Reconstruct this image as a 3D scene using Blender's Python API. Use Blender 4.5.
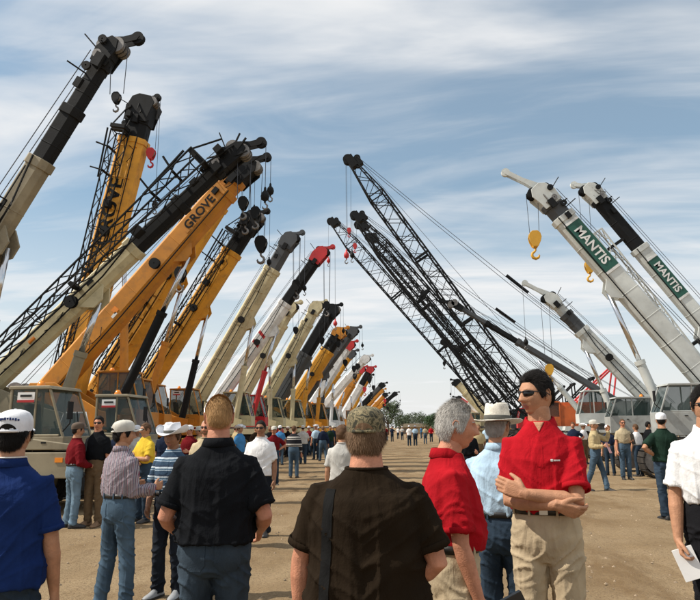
import bpy, bmesh, math, random
from mathutils import Vector, Matrix, noise
from mathutils.bvhtree import BVHTree
R = math.radians
random.seed(7)
for o in list(bpy.data.objects):
    bpy.data.objects.remove(o)
S = bpy.context.scene
COL = S.collection

# ------------------------------------------------------------------ camera
CH, FPX, YAW, PITCH, ROLL = 1.62, 650.0, 5.8, 11.14, 0.45
cd = bpy.data.cameras.new('camera'); cam = bpy.data.objects.new('camera', cd); COL.objects.link(cam)
cd.sensor_width = 36; cd.lens = 36 * FPX / 700; cd.clip_end = 6000; cd.clip_start = 0.05
fw = Vector((-math.sin(R(YAW)) * math.cos(R(PITCH)), math.cos(R(YAW)) * math.cos(R(PITCH)), math.sin(R(PITCH))))
rt0 = fw.cross(Vector((0, 0, 1))).normalized(); up0 = rt0.cross(fw)
cr, sr = math.cos(R(ROLL)), math.sin(R(ROLL))
RT = rt0 * cr - up0 * sr; UP = rt0 * sr + up0 * cr
cm = Matrix((RT, UP, -fw)).transposed().to_4x4(); cm.translation = (0, 0, CH)
cam.matrix_world = cm
S.camera = cam
S.render.resolution_x, S.render.resolution_y = 1024, 878
CPOS = Vector((0, 0, CH))

def ray(px, py):
    return (fw * FPX + RT * (px - 350) - UP * (py - 300)).normalized()

def W(px, py, y):
    """world point that lies on the plane Y = y and shows at this photo pixel (700 x 600)"""
    d = ray(px, py); return CPOS + d * (y / d.y)

# ------------------------------------------------------------------ sky, sun, exposure
SUN_EL, SUN_AZ = 50.0, 258.0      # azimuth clockwise from +Y: from the left, a little behind the camera
wd = bpy.data.worlds.new('World'); S.world = wd; wd.use_nodes = True
nt = wd.node_tree; N = nt.nodes; L = nt.links
for n in list(N): N.remove(n)
out = N.new('ShaderNodeOutputWorld'); bg = N.new('ShaderNodeBackground'); bg.inputs[1].default_value = 0.118
sky = N.new('ShaderNodeTexSky'); sky.sky_type = 'NISHITA'; sky.sun_disc = False
sky.sun_elevation = R(SUN_EL); sky.sun_rotation = R(SUN_AZ); sky.dust_density = 1.2; sky.ozone_density = 1.4
def vm(op, a, b=None):
    n = N.new('ShaderNodeVectorMath'); n.operation = op
    L.new(a, n.inputs[0])
    if b is not None: L.new(b, n.inputs[1]) if not isinstance(b, tuple) else setattr(n.inputs[1], 'default_value', b)
    return n.outputs[0]
def mm(op, a, b=0.0, clamp=False):
    n = N.new('ShaderNodeMath'); n.operation = op; n.use_clamp = clamp
    for i, q in enumerate((a, b)):
        if isinstance(q, (int, float)): n.inputs[i].default_value = q
        else: L.new(q, n.inputs[i])
    return n.outputs[0]
tc = N.new('ShaderNodeTexCoord'); sp = N.new('ShaderNodeSeparateXYZ'); L.new(tc.outputs['Generated'], sp.inputs[0])
zz = mm('ADD', mm('MAXIMUM', sp.outputs[2], 0.0), 0.12)
cx = mm('DIVIDE', sp.outputs[0], zz); cy = mm('DIVIDE', sp.outputs[1], zz)
cb = N.new('ShaderNodeCombineXYZ'); L.new(cx, cb.inputs[0]); L.new(cy, cb.inputs[1])
def cloud(rot, scale, loc, sc, det, dist, lo, hi):
    m = N.new('ShaderNodeMapping'); m.inputs['Rotation'].default_value = (0, 0, R(rot)); m.inputs['Scale'].default_value = scale
    m.inputs['Location'].default_value = loc; L.new(cb.outputs[0], m.inputs[0])
    t = N.new('ShaderNodeTexNoise'); t.inputs['Scale'].default_value = sc; t.inputs['Detail'].default_value = det
    t.inputs['Roughness'].default_value = 0.55; t.inputs['Distortion'].default_value = dist; L.new(m.outputs[0], t.inputs[0])
    r = N.new('ShaderNodeMapRange'); r.interpolation_type = 'SMOOTHSTEP'
    r.inputs[1].default_value = lo; r.inputs[2].default_value = hi; L.new(t.outputs[0], r.inputs[0])
    return r.outputs[0]
c1 = cloud(24, (0.36, 1.0, 1), (3.1, 1.72, 0), 1.05, 6, 0.7, 0.36, 0.58)
c2 = cloud(30, (0.5, 1.5, 1), (7.4, 0.3, 0), 2.4, 8, 0.9, 0.40, 0.70)
veil = N.new('ShaderNodeMapRange'); veil.inputs[1].default_value = 0.0; veil.inputs[2].default_value = 0.33
veil.inputs[3].default_value = 0.92; veil.inputs[4].default_value = 0.0; L.new(sp.outputs[2], veil.inputs[0])
mask = mm('MAXIMUM', mm('ADD', mm('MULTIPLY', c1, 0.72), mm('MULTIPLY', c2, 0.28)), veil.outputs[0])
mask = mm('ADD', mm('MULTIPLY', mask, 0.74), 0.25, True)
mx = N.new('ShaderNodeMix'); mx.data_type = 'RGBA'
L.new(mask, mx.inputs[0]); hs_ = N.new('ShaderNodeHueSaturation'); hs_.inputs['Hue'].default_value = 0.480; hs_.inputs['Saturation'].default_value = 1.35; L.new(sky.outputs[0], hs_.inputs['Color']); L.new(hs_.outputs[0], mx.inputs[6]); mx.inputs[7].default_value = (7.2, 7.25, 7.3, 1)
L.new(mx.outputs[2], bg.inputs[0]); L.new(bg.outputs[0], out.inputs[0])

sl = bpy.data.lights.new('sun', 'SUN'); sl.energy = 5.0; sl.angle = R(0.53); sl.color = (1.0, 0.93, 0.82)
so = bpy.data.objects.new('sun', sl); COL.objects.link(so)
SD = Vector((math.sin(R(SUN_AZ)) * math.cos(R(SUN_EL)), math.cos(R(SUN_AZ)) * math.cos(R(SUN_EL)), math.sin(R(SUN_EL))))
so.rotation_euler = (-SD).to_track_quat('-Z', 'Y').to_euler(); so.location = SD * 60
S.view_settings.view_transform = 'Standard'; S.view_settings.look = 'None'
S.view_settings.exposure = 0.08; S.view_settings.gamma = 1.0; S.view_settings.use_curve_mapping = False

# ------------------------------------------------------------------ materials
MATS = {}
def mat(name, col, rough=0.6, metal=0.0, var=0.15, vscale=3.0, bump=0.0, bscale=40.0, dirt=0.0, spec=0.5, stretch=(1, 1, 1), soft=0.0):
    if name in MATS: return MATS[name]
    m = bpy.data.materials.new(name); m.use_nodes = True; t = m.node_tree; n = t.nodes; l = t.links
    b = n['Principled BSDF']; b.inputs['Roughness'].default_value = rough; b.inputs['Metallic'].default_value = metal
    b.inputs['Specular IOR Level'].default_value = spec
    c = n.new('ShaderNodeTexCoord'); mp = n.new('ShaderNodeMapping'); mp.inputs['Scale'].default_value = stretch
    l.new(c.outputs['Object'], mp.inputs[0])
    tx = n.new('ShaderNodeTexNoise'); tx.inputs['Scale'].default_value = vscale; tx.inputs['Detail'].default_value = 7
    l.new(mp.outputs[0], tx.inputs[0])
    rp = n.new('ShaderNodeMapRange'); rp.inputs[1].default_value = 0.3; rp.inputs[2].default_value = 0.7
    rp.inputs[3].default_value = 1 - var; rp.inputs[4].default_value = 1 + var; l.new(tx.outputs[0], rp.inputs[0])
    v = n.new('ShaderNodeVectorMath'); v.operation = 'SCALE'; v.inputs[0].default_value = col[:3]; l.new(rp.outputs[0], v.inputs[3])
    colout = v.outputs[0]
    if dirt > 0:
        t2 = n.new('ShaderNodeTexNoise'); t2.inputs['Scale'].default_value = vscale * 2.3; t2.inputs['Detail'].default_value = 9
        t2.inputs['Roughness'].default_value = 0.7; l.new(c.outputs['Object'], t2.inputs[0])
        r2 = n.new('ShaderNodeMapRange'); r2.inputs[1].default_value = 0.5; r2.inputs[2].default_value = 0.78
        r2.inputs[3].default_value = 0; r2.inputs[4].default_value = dirt; l.new(t2.outputs[0], r2.inputs[0])
        mxx = n.new('ShaderNodeMix'); mxx.data_type = 'RGBA'; l.new(r2.outputs[0], mxx.inputs[0]); l.new(colout, mxx.inputs[6])
        mxx.inputs[7].default_value = (0.10, 0.075, 0.05, 1); colout = mxx.outputs[2]
        ra = n.new('ShaderNodeMapRange'); ra.inputs[3].default_value = rough; ra.inputs[4].default_value = min(1, rough + 0.35)
        l.new(t2.outputs[0], ra.inputs[0]); l.new(ra.outputs[0], b.inputs['Roughness'])
    l.new(colout, b.inputs['Base Color'])
    if soft > 0:
        t4 = n.new('ShaderNodeTexNoise'); t4.inputs['Scale'].default_value = 11; t4.inputs['Detail'].default_value = 3; t4.inputs['Distortion'].default_value = 1.2
        m4 = n.new('ShaderNodeMapping'); m4.inputs['Scale'].default_value = (1.3, 1.3, .45); l.new(c.outputs['Object'], m4.inputs[0]); l.new(m4.outputs[0], t4.inputs[0])
        b4 = n.new('ShaderNodeBump'); b4.inputs['Strength'].default_value = soft; b4.inputs['Distance'].default_value = 0.03; l.new(t4.outputs[0], b4.inputs['Height']); l.new(b4.outputs[0], b.inputs['Normal'])
    if bump > 0:
        t3 = n.new('ShaderNodeTexNoise'); t3.inputs['Scale'].default_value = bscale; t3.inputs['Detail'].default_value = 6
        l.new(mp.outputs[0], t3.inputs[0])
        bu = n.new('ShaderNodeBump'); bu.inputs['Strength'].default_value = bump; bu.inputs['Distance'].default_value = 0.02
        l.new(t3.outputs[0], bu.inputs['Height']); l.new(bu.outputs[0], b.inputs['Normal'])
        if soft > 0: l.new(b4.outputs[0], bu.inputs['Normal'])
    MATS[name] = m
    return m
def paint(name, col, rough=0.42, dirt=0.55): return mat(name, col, rough, 0, 0.20, 1.3, 0.05, 30, dirt)
def cloth(name, col, rough=0.92, var=0.14): return mat(name, col, rough, 0, var, 9, 0.12, 90, 0, 0.08, soft=0.35)

YEL = paint('yellow_paint', (0.66, 0.31, 0.022)); ORG = paint('orange_yellow_paint', (0.56, 0.22, 0.018))
TAN = paint('tan_paint_shaded', (0.27, 0.23, 0.15), dirt=.6); CRM = paint('cream_paint', (0.56, 0.49, 0.30)); WHT = paint('white_paint', (0.72, 0.72, 0.70))  # TAN is darkened: shade over the tan cranes put into the paint colour
GRW = paint('pale_grey_paint', (0.56, 0.585, 0.56), dirt=0.2); BLK = mat('black_paint', (0.007, 0.008, 0.009), 0.5, 0, 0.3, 1.3, 0.05, 30, 0.06, 0.22)
DGR = paint('charcoal_paint', (0.055, 0.06, 0.065), 0.4, 0.25); RED = paint('red_paint', (0.50, 0.022, 0.025), 0.4, 0.2)
ORR = paint('orange_red_paint', (0.60, 0.13, 0.03)); GRN = paint('dark_green_paint', (0.012, 0.085, 0.06), 0.35, 0.08)
RUB = mat('tyre_rubber', (0.022, 0.021, 0.02), 0.85, 0, 0.3, 4, 0.2, 60, 0.5)
CHR = mat('chrome_rod', (0.62, 0.63, 0.65), 0.18, 1.0, 0.05); STL = mat('worn_steel', (0.22, 0.21, 0.20), 0.45, 0.9, 0.25, 6, 0.1, 60, 0.3)
ROPE = mat('wire_rope', (0.06, 0.06, 0.065), 0.5, 0.6, 0.2, 30); DARK = mat('dark_interior', (0.012, 0.012, 0.013), 0.7)
def glass(name, col, alpha):
    m = bpy.data.materials.new(name); m.use_nodes = True; b = m.node_tree.nodes['Principled BSDF']
    b.inputs['Base Color'].default_value = (*col, 1); b.inputs['Roughness'].default_value = 0.06; b.inputs['Alpha'].default_value = alpha
    return m
GLS = glass('cab_glass', (0.04, 0.07, 0.065), 0.34); GLD = glass('tinted_glass', (0.03, 0.05, 0.05), 0.75)
AMB = mat('amber_lens', (0.8, 0.25, 0.02), 0.2); LMP = mat('headlight_lens', (0.75, 0.75, 0.72), 0.12)

# ------------------------------------------------------------------ mesh builder
class MB:
    def __init__(s, M=None): s.v = []; s.f = []; s.M = M; s.mi = []; s.cur = 0
    def add(s, vs, fs):
        o = len(s.v)
        if s.M is not None: vs = [s.M @ Vector(p) for p in vs]
        s.v += [tuple(p) for p in vs]; s.f += [tuple(i + o for i in f) for f in fs]; s.mi += [s.cur] * len(fs)
        return s
    def box(s, c, sz, ry=0.0, rz=0.0, rx=0.0):
        hx, hy, hz = sz[0] / 2, sz[1] / 2, sz[2] / 2
        vs = [Vector((x, y, z)) for x in (-hx, hx) for y in (-hy, hy) for z in (-hz, hz)]
        if ry or rz or rx:
            m = Matrix.Rotation(rz, 3, 'Z') @ Matrix.Rotation(ry, 3, 'Y') @ Matrix.Rotation(rx, 3, 'X'); vs = [m @ p for p in vs]
        c = Vector(c)
        return s.add([p + c for p in vs], [(0, 1, 3, 2), (4, 6, 7, 5), (0, 4, 5, 1), (2, 3, 7, 6), (0, 2, 6, 4), (1, 5, 7, 3)])
    def poly(s, pts, rad, n=8, flat=None):
        """closed tube along points; rad = number or list"""
        pts = [Vector(p) for p in pts]
        if isinstance(rad, (int, float)): rad = [rad] * len(pts)
        vs, fs = [], []; nrm = None
        for i, p in enumerate(pts):
            t = ((pts[min(i + 1, len(pts) - 1)] - pts[max(i - 1, 0)])).normalized()
            if nrm is None:
                a = Vector((0, 0, 1)) if abs(t.z) < 0.9 else Vector((0, 1, 0)); nrm = t.cross(a).normalized()
            else: nrm = (nrm - t * nrm.dot(t)).normalized()
            bn = t.cross(nrm)
            for k in range(n):
                a = 2 * math.pi * k / n + math.pi / n
                vs.append(p + (nrm * math.cos(a) + bn * math.sin(a)) * rad[i])
        m = len(pts)
        for i in range(m - 1):
            for k in range(n):
                k2 = (k + 1) % n; fs.append((i * n + k, i * n + k2, (i + 1) * n + k2, (i + 1) * n + k))
        fs.append(tuple(range(n))[::-1]); fs.append(tuple(range((m - 1) * n, m * n)))
        return s.add(vs, fs)
    def tube(s, a, b, r, r2=None, n=8): return s.poly([a, b], [r, r if r2 is None else r2], n)
    def prism(s, prof, y0, y1):
        """profile of (x, z) points extruded along y"""
        n = len(prof); vs = [(x, y0, z) for x, z in prof] + [(x, y1, z) for x, z in prof]
        fs = [tuple(range(n)), tuple(range(n, 2 * n))[::-1]] + [(i, i + n, (i + 1) % n + n, (i + 1) % n) for i in range(n)]
        return s.add(vs, fs)
    def lathe(s, prof, c=(0, 0, 0), axis='y', n=24, sx=1.0, sy=1.0):
        """profile of (radius, height) turned round an axis"""
        vs, fs = [], []; m = len(prof); c = Vector(c)
        for r, h in prof:
            for k in range(n):
                a = 2 * math.pi * k / n; p = (r * math.cos(a) * sx, r * math.sin(a) * sy, h)
                if axis == 'y': p = (p[0], p[2], p[1])
                if axis == 'x': p = (p[2], p[0], p[1])
                vs.append(Vector(p) + c)
        for i in range(m - 1):
            for k in range(n):
                k2 = (k + 1) % n; fs.append((i * n + k, i * n + k2, (i + 1) * n + k2, (i + 1) * n + k))
        return s.add(vs, fs)
    def loft(s, rings, cap=True):
        n = len(rings[0]); vs = [p for r in rings for p in r]; fs = []
        for i in range(len(rings) - 1):
            for k in range(n):
                k2 = (k + 1) % n; fs.append((i * n + k, i * n + k2, (i + 1) * n + k2, (i + 1) * n + k))
        if cap: fs.append(tuple(range(n))[::-1]); fs.append(tuple(range((len(rings) - 1) * n, len(rings) * n)))
        return s.add(vs, fs)
    def ball(s, c, r, n=10, m=7, sc=(1, 1, 1)):
        pr = [(math.sin(math.pi * i / m) * r, -math.cos(math.pi * i / m) * r) for i in range(m + 1)]
        vs, fs = [], []
        for q, h in pr:
            for k in range(n):
                a = 2 * math.pi * k / n; vs.append((c[0] + q * math.cos(a) * sc[0], c[1] + q * math.sin(a) * sc[1], c[2] + h * sc[2]))
        for i in range(m):
            for k in range(n):
                k2 = (k + 1) % n; fs.append((i * n + k, i * n + k2, (i + 1) * n + k2, (i + 1) * n + k))
        return s.add(vs, fs)
    def mesh(s, name, mats, smooth=False):
        me = bpy.data.meshes.new(name); me.from_pydata(s.v, [], s.f)
        for m in (mats if isinstance(mats, (list, tuple)) else [mats]): me.materials.append(m)
        if any(s.mi): me.polygons.foreach_set('material_index', s.mi)
        b = bmesh.new(); b.from_mesh(me); bmesh.ops.remove_doubles(b, verts=b.verts, dist=1e-5)
        bmesh.ops.recalc_face_normals(b, faces=b.faces); b.to_mesh(me); b.free()
        if smooth: me.shade_smooth()
        return me
    def build(s, name, mats, parent=None, smooth=False, bevel=0.0, auto=False):
        o = link(name, s.mesh(name, mats, smooth), parent)
        if auto: o.data.shade_smooth(); o.data.set_sharp_from_angle(angle=R(35))
        if bevel:
            m = o.modifiers.new('bevel', 'BEVEL'); m.width = bevel; m.segments = 2; m.limit_method = 'ANGLE'; m.angle_limit = R(40)
        return o
def link(name, data, parent=None):
    o = bpy.data.objects.new(name, data); COL.objects.link(o)
    if parent is not None: o.parent = parent
    return o
def tag(o, label, cat=None, group=None, kind=None):
    if label: o['label'] = label
    if cat: o['category'] = cat
    if group: o['group'] = group
    if kind: o['kind'] = kind
    return o
def thing(name, loc, rz, label, cat, group=None):
    o = link(name, None); o.location = loc; o.rotation_euler = (0, 0, rz); o.empty_display_size = 0.2
    return tag(o, label, cat, group)
def lettering(text, size, M, matl, parent, name='lettering', ext=0.006, bold=0.02):
    c = bpy.data.curves.new('t', 'FONT'); c.body = text; c.size = size; c.extrude = ext; c.offset = bold * size
    c.align_x = 'CENTER'; c.align_y = 'CENTER'; c.resolution_u = 3
    o = bpy.data.objects.new('t', c); COL.objects.link(o)
    me = bpy.data.meshes.new_from_object(o.evaluated_get(bpy.context.evaluated_depsgraph_get()))
    bpy.data.objects.remove(o); bpy.data.curves.remove(c)
    me.transform(M); me.materials.clear(); me.materials.append(matl)
    return link(name, me, parent)
def sstep(a, b, x):
    if a == b: return float(x >= a)
    t = min(1, max(0, (x - a) / (b - a))); return t * t * (3 - 2 * t)

# ------------------------------------------------------------------ ground
def gz(x, y):
    r = math.hypot(x, y); k = 1 - sstep(60, 140, r)
    z = 0.035 * noise.noise((x * 0.35, y * 0.35, 0.3)) + 0.014 * noise.noise((x * 1.7, y * 1.1, 5.1))
    for gx in (-1.9, 0.15, 2.4, 4.3, -4.4):           # worn wheel tracks down the aisle
        d = x - gx - 0.5 * noise.noise((gx, y * 0.06, 2.2)); z -= 0.022 * math.exp(-d * d / 0.05)
    return z * k
def axis_steps(lo, hi, flo, fhi, fine):
    a = []; x = flo
    while x <= fhi: a.append(x); x += fine
    st = fine
    x = fhi
    while x < hi: st *= 1.25; x += st; a.append(min(x, hi))
    st = fine; x = flo
    while x > lo: st *= 1.25; x -= st; a.insert(0, max(x, lo))
    return a
def ground():
    xs = axis_steps(-2500, 2500, -9, 10, 0.09); ys = axis_steps(-200, 4200, 3.2, 24, 0.09)
    vs = []
    for y in ys:
        for x in xs:
            z = gz(x, y)
            if abs(x) < 9.5 and y < 25: z += 0.016 * noise.noise((x * 4, y * 4, 1.0)) + 0.011 * noise.noise((x * 12, y * 12, 4.0)) - 0.012 * max(0, noise.noise((x * 7, y * 3, 9.0)) - .25)
            vs.append((x, y, z))
    n = len(xs); fs = [(j * n + i, j * n + i + 1, (j + 1) * n + i + 1, (j + 1) * n + i) for j in range(len(ys) - 1) for i in range(n - 1)]
    me = bpy.data.meshes.new('ground'); me.from_pydata(vs, [], fs); me.shade_smooth()
    m = bpy.data.materials.new('dry_dirt'); m.use_nodes = True; t = m.node_tree; nn = t.nodes; l = t.links; b = nn['Principled BSDF']
    b.inputs['Roughness'].default_value = 0.95; b.inputs['Specular IOR Level'].default_value = 0.15
    c = nn.new('ShaderNodeTexCoord')
    def nz(sc, det, st=(1, 1, 1), ro=0.6):
        mp = nn.new('ShaderNodeMapping'); mp.inputs['Scale'].default_value = st; l.new(c.outputs['Object'], mp.inputs[0])
        q = nn.new('ShaderNodeTexNoise'); q.inputs['Scale'].default_value = sc; q.inputs['Detail'].default_value = det
        q.inputs['Roughness'].default_value = ro; l.new(mp.outputs[0], q.inputs[0]); return q.outputs[0]
    def mix(f, a, bb, lo, hi):
        r = nn.new('ShaderNodeMapRange'); r.inputs[1].default_value = lo; r.inputs[2].default_value = hi; l.new(f, r.inputs[0])
        x = nn.new('ShaderNodeMix'); x.data_type = 'RGBA'; l.new(r.outputs[0], x.inputs[0])
        for i, q in ((6, a), (7, bb)):
            if isinstance(q, tuple): x.inputs[i].default_value = (*q, 1)
            else: l.new(q, x.inputs[i])
        return x.outputs[2]
    big = mix(nz(0.5, 6), (0.235, 0.162, 0.086), (0.345, 0.255, 0.15), 0.35, 0.65)
    trk = mix(nz(1.1, 7, (1.0, 0.4, 1), .68), (0.20, 0.13, 0.064), big, 0.36, 0.5)
    fine = mix(nz(38, 8, (1, 1, 1), 0.75), (0.145, 0.095, 0.055), trk, 0.34, 0.52)
    fine = mix(nz(120, 4), fine, (0.38, 0.28, 0.17), 0.62, 0.75)
    fine = mix(nz(5, 7, (1.0, .22, 1), .7), (0.19, 0.13, 0.072), fine, 0.28, 0.42)
    fine = mix(nz(0.85, 4, (1, .8, 1)), fine, (0.085, 0.06, 0.04), 0.68, 0.82)
    l.new(fine, b.inputs['Base Color'])
    bu = nn.new('ShaderNodeBump'); bu.inputs['Strength'].default_value = 0.7; bu.inputs['Distance'].default_value = 0.03
    ad = nn.new('ShaderNodeMath'); ad.operation = 'ADD'; l.new(nz(26, 8, (1, 1, 1), 0.7), ad.inputs[0]); l.new(nz(90, 5), ad.inputs[1])
    wv = nn.new('ShaderNodeTexWave'); wv.bands_direction = 'Y'; wv.inputs['Scale'].default_value = 2.6; wv.inputs['Distortion'].default_value = 3.0; wv.inputs['Detail'].default_value = 1.0; l.new(c.outputs['Object'], wv.inputs[0])
    mk = nn.new('ShaderNodeMapRange'); mk.inputs[1].default_value = .56; mk.inputs[2].default_value = .62; l.new(nz(1.3, 1.0, (1, .035, 1)), mk.inputs[0])
    ml = nn.new('ShaderNodeMath'); ml.operation = 'MULTIPLY'; l.new(wv.outputs['Fac'], ml.inputs[0]); l.new(mk.outputs[0], ml.inputs[1])
    a2 = nn.new('ShaderNodeMath'); a2.operation = 'MULTIPLY_ADD'; a2.inputs[1].default_value = .45; l.new(ml.outputs[0], a2.inputs[0]); l.new(ad.outputs[0], a2.inputs[2])
    l.new(a2.outputs[0], bu.inputs['Height']); l.new(bu.outputs[0], b.inputs['Normal'])
    me.materials.append(m)
    tag(link('ground', me), None, None, None, 'structure')
    mb = MB(); rnd = random.Random(3)
    for i in range(5200):
        y = 3.4 + 20 * rnd.random() ** 1.5; x = rnd.uniform(-0.62, 0.6) * y - 0.05 * y
        r = 0.004 + 0.024 * rnd.random() ** 5; z = gz(x, y) + r * 0.25
        vs = [(x + r * math.cos(a) * rnd.uniform(.7, 1.3), y + r * math.sin(a) * rnd.uniform(.7, 1.3), z - r * 0.3) for a in (0, 1.3, 2.5, 3.8, 5)]
        vs.append((x, y, z + r * rnd.uniform(.35, .8)))
        mb.add(vs, [(0, 1, 5), (1, 2, 5), (2, 3, 5), (3, 4, 5), (4, 0, 5)])
    me = bpy.data.meshes.new('pebbles'); me.from_pydata(mb.v, [], mb.f); me.materials.append(mat('pebble_stone', (0.27, 0.20, 0.13), 0.9, 0, 0.5, 8))
    tag(link('pebbles', me), 'small loose pebbles and clods scattered over the dirt aisle', 'pebbles', None, 'stuff')
ground()
# ------------------------------------------------------------------ cranes
CACHE = {}
def wheel_meshes(r, w, det):
    k = (r, w, det)
    if k in CACHE: return CACHE[k]
    n = 28 if det else 16; t = MB(); hw = w / 2
    t.lathe([(r * .58, -hw * .8), (r * .72, -hw), (r * .93, -hw), (r, -hw * .7), (r, hw * .7), (r * .93, hw), (r * .72, hw), (r * .58, hw * .8)], n=n)
    if det:
        for i in range(22):
            a = 2 * math.pi * i / 22
            for s in (-1, 1):
                t.box((math.cos(a + s * .07) * r * 1.0, s * hw * .5, math.sin(a + s * .07) * r * 1.0), (r * .09, hw * .9, r * .12), ry=-a, rz=0)
    rm = MB().lathe([(r * .12, hw * .55), (r * .3, hw * .5), (r * .34, hw * .15), (r * .5, hw * .2), (r * .6, hw * .82), (r * .57, hw * .84), (r * .5, -hw * .8), (r * .12, -hw * .8)], n=n)
    hb = MB().lathe([(0, hw * .75), (r * .1, hw * .75), (r * .13, hw * .5), (r * .13, hw * .1)], n=12)
    for i in range(8):
        a = 2 * math.pi * i / 8; hb.box((math.cos(a) * r * .24, hw * .53, math.sin(a) * r * .24), (.03, .05, .03))
    CACHE[k] = (t.mesh('tyre', RUB), rm.mesh('rim', WHT, True), hb.mesh('hub', STL))
    return CACHE[k]
def wheel(root, x, y, r, w, rimmat, det):
    t, rm, hb = wheel_meshes(r, w, det)
    s = 1 if y > 0 else -1
    e = link('wheel', t, root); e.location = (x, y, r - 0.01); e.rotation_euler = (0, 0, 0 if s > 0 else math.pi)
    if det:
        q = link('rim', rm, e); q.material_slots[0].link = 'OBJECT'; q.material_slots[0].material = rimmat
        link('hub', hb, e)

def lattice(mb, p0, p1, w0, h0, w1, h1, n, rc, rl, up=Vector((0, 0, 1)), nt=5):
    p0, p1 = Vector(p0), Vector(p1); u = (p1 - p0).normalized(); sd = up.cross(u).normalized(); nn = u.cross(sd)
    def c(t, i):
        w = w0 + (w1 - w0) * t; h = h0 + (h1 - h0) * t
        a, b = ((-1, -1), (1, -1), (1, 1), (-1, 1))[i]
        return p0.lerp(p1, t) + sd * (a * w / 2) + nn * (b * h / 2)
    for i in range(4): mb.tube(c(0, i), c(1, i), rc, n=nt)
    for j in range(n):
        for i in range(4):
            k = (i + 1) % 4; a, b = (i, k) if j % 2 == 0 else (k, i)
            mb.tube(c(j / n, a), c((j + 1) / n, b), rl, n=4)
            if j and j % 4 == 0: mb.tube(c(j / n, i), c(j / n, k), rl, n=4)
    for i in range(4):
        for t in (0, 1): mb.tube(c(t, i), c(t, (i + 1) % 4), rl * 1.3, n=4)

def hook_block(root, top, drop, m, sc, lines=2, spread=0.22, ydir=0, det=2):
    """a sheave block with its hook, hung below the point top (root's coordinates)"""
    x, y, z = top; zb = z - drop
    rp = MB(); r = 0.011 if det < 2 else 0.010
    offs = [(-spread / 2), (spread / 2)] if lines == 2 else [-spread / 2, -spread * .4, spread * .4, spread / 2]
    for o in offs: rp.tube((x + o, y, z), (x + o * .8, y, zb + .2 * sc), r, n=5)
    rp.build('hoist_rope', ROPE, root)
    b = MB()
    pr = [(-.20, .18), (-.24, .02), (-.20, -.16), (-.10, -.36), (.10, -.36), (.20, -.16), (.24, .02), (.20, .18), (.10, .27), (-.10, .27)]
    for s in (-1, 1): b.prism([(x + a * sc, zb + c * sc) for a, c in pr], y + s * .10 * sc, y + s * .145 * sc)
    b.box((x, y, zb - .33 * sc), (.16 * sc, .24 * sc, .12 * sc))
    hb = b.build('hook_block', m, root, bevel=0.01 if det > 1 else 0)
    MB().lathe([(.02, -.09 * sc), (.2 * sc, -.09 * sc), (.16 * sc, -.03 * sc), (.16 * sc, .03 * sc), (.2 * sc, .09 * sc), (.02, .09 * sc)], (x, y, zb), n=16).build('sheave', STL, hb)
    h = MB(); pts = [(0, -.36), (0, -.50), (.035, -.54), (.115, -.60), (.14, -.69), (.10, -.78), (.0, -.82), (-.10, -.78), (-.135, -.70), (-.12, -.65)]
    h.poly([(x + a * sc, y, zb + c * sc) for a, c in pts], [.045 * sc, .04 * sc, .045 * sc, .05 * sc, .055 * sc, .06 * sc, .06 * sc, .05 * sc, .035 * sc, .012 * sc], 8)
    h.build('hook', m if m is not BLK else STL, hb, True)
def ball_hook(root, top, drop, m, sc=1.0):
    x, y, z = top; zb = z - drop
    MB().tube((x, y, z), (x, y, zb), 0.010, n=5).build('whip_rope', ROPE, root)
    b = MB().lathe([(.01, .26), (.035, .22), (.04, .14), (.10, .07), (.125, -.03), (.10, -.13), (.03, -.17), (.03, -.22)], n=14, c=(0, 0, 0), axis='z')
    b.v = [(x + p[0] * sc, y + p[1] * sc, zb + p[2] * sc) for p in b.v]
    o = b.build('headache_ball', m, root, True)
    h = MB(); h.poly([(x + a * sc, y, zb + c * sc) for a, c in [(0, -.2), (.02, -.25), (.07, -.30), (.06, -.38), (0, -.41), (-.06, -.37), (-.065, -.32)]], [.025 * sc] * 4 + [.03 * sc, .025 * sc, .01], 6)
    h.build('hook', STL, o, True)

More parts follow.
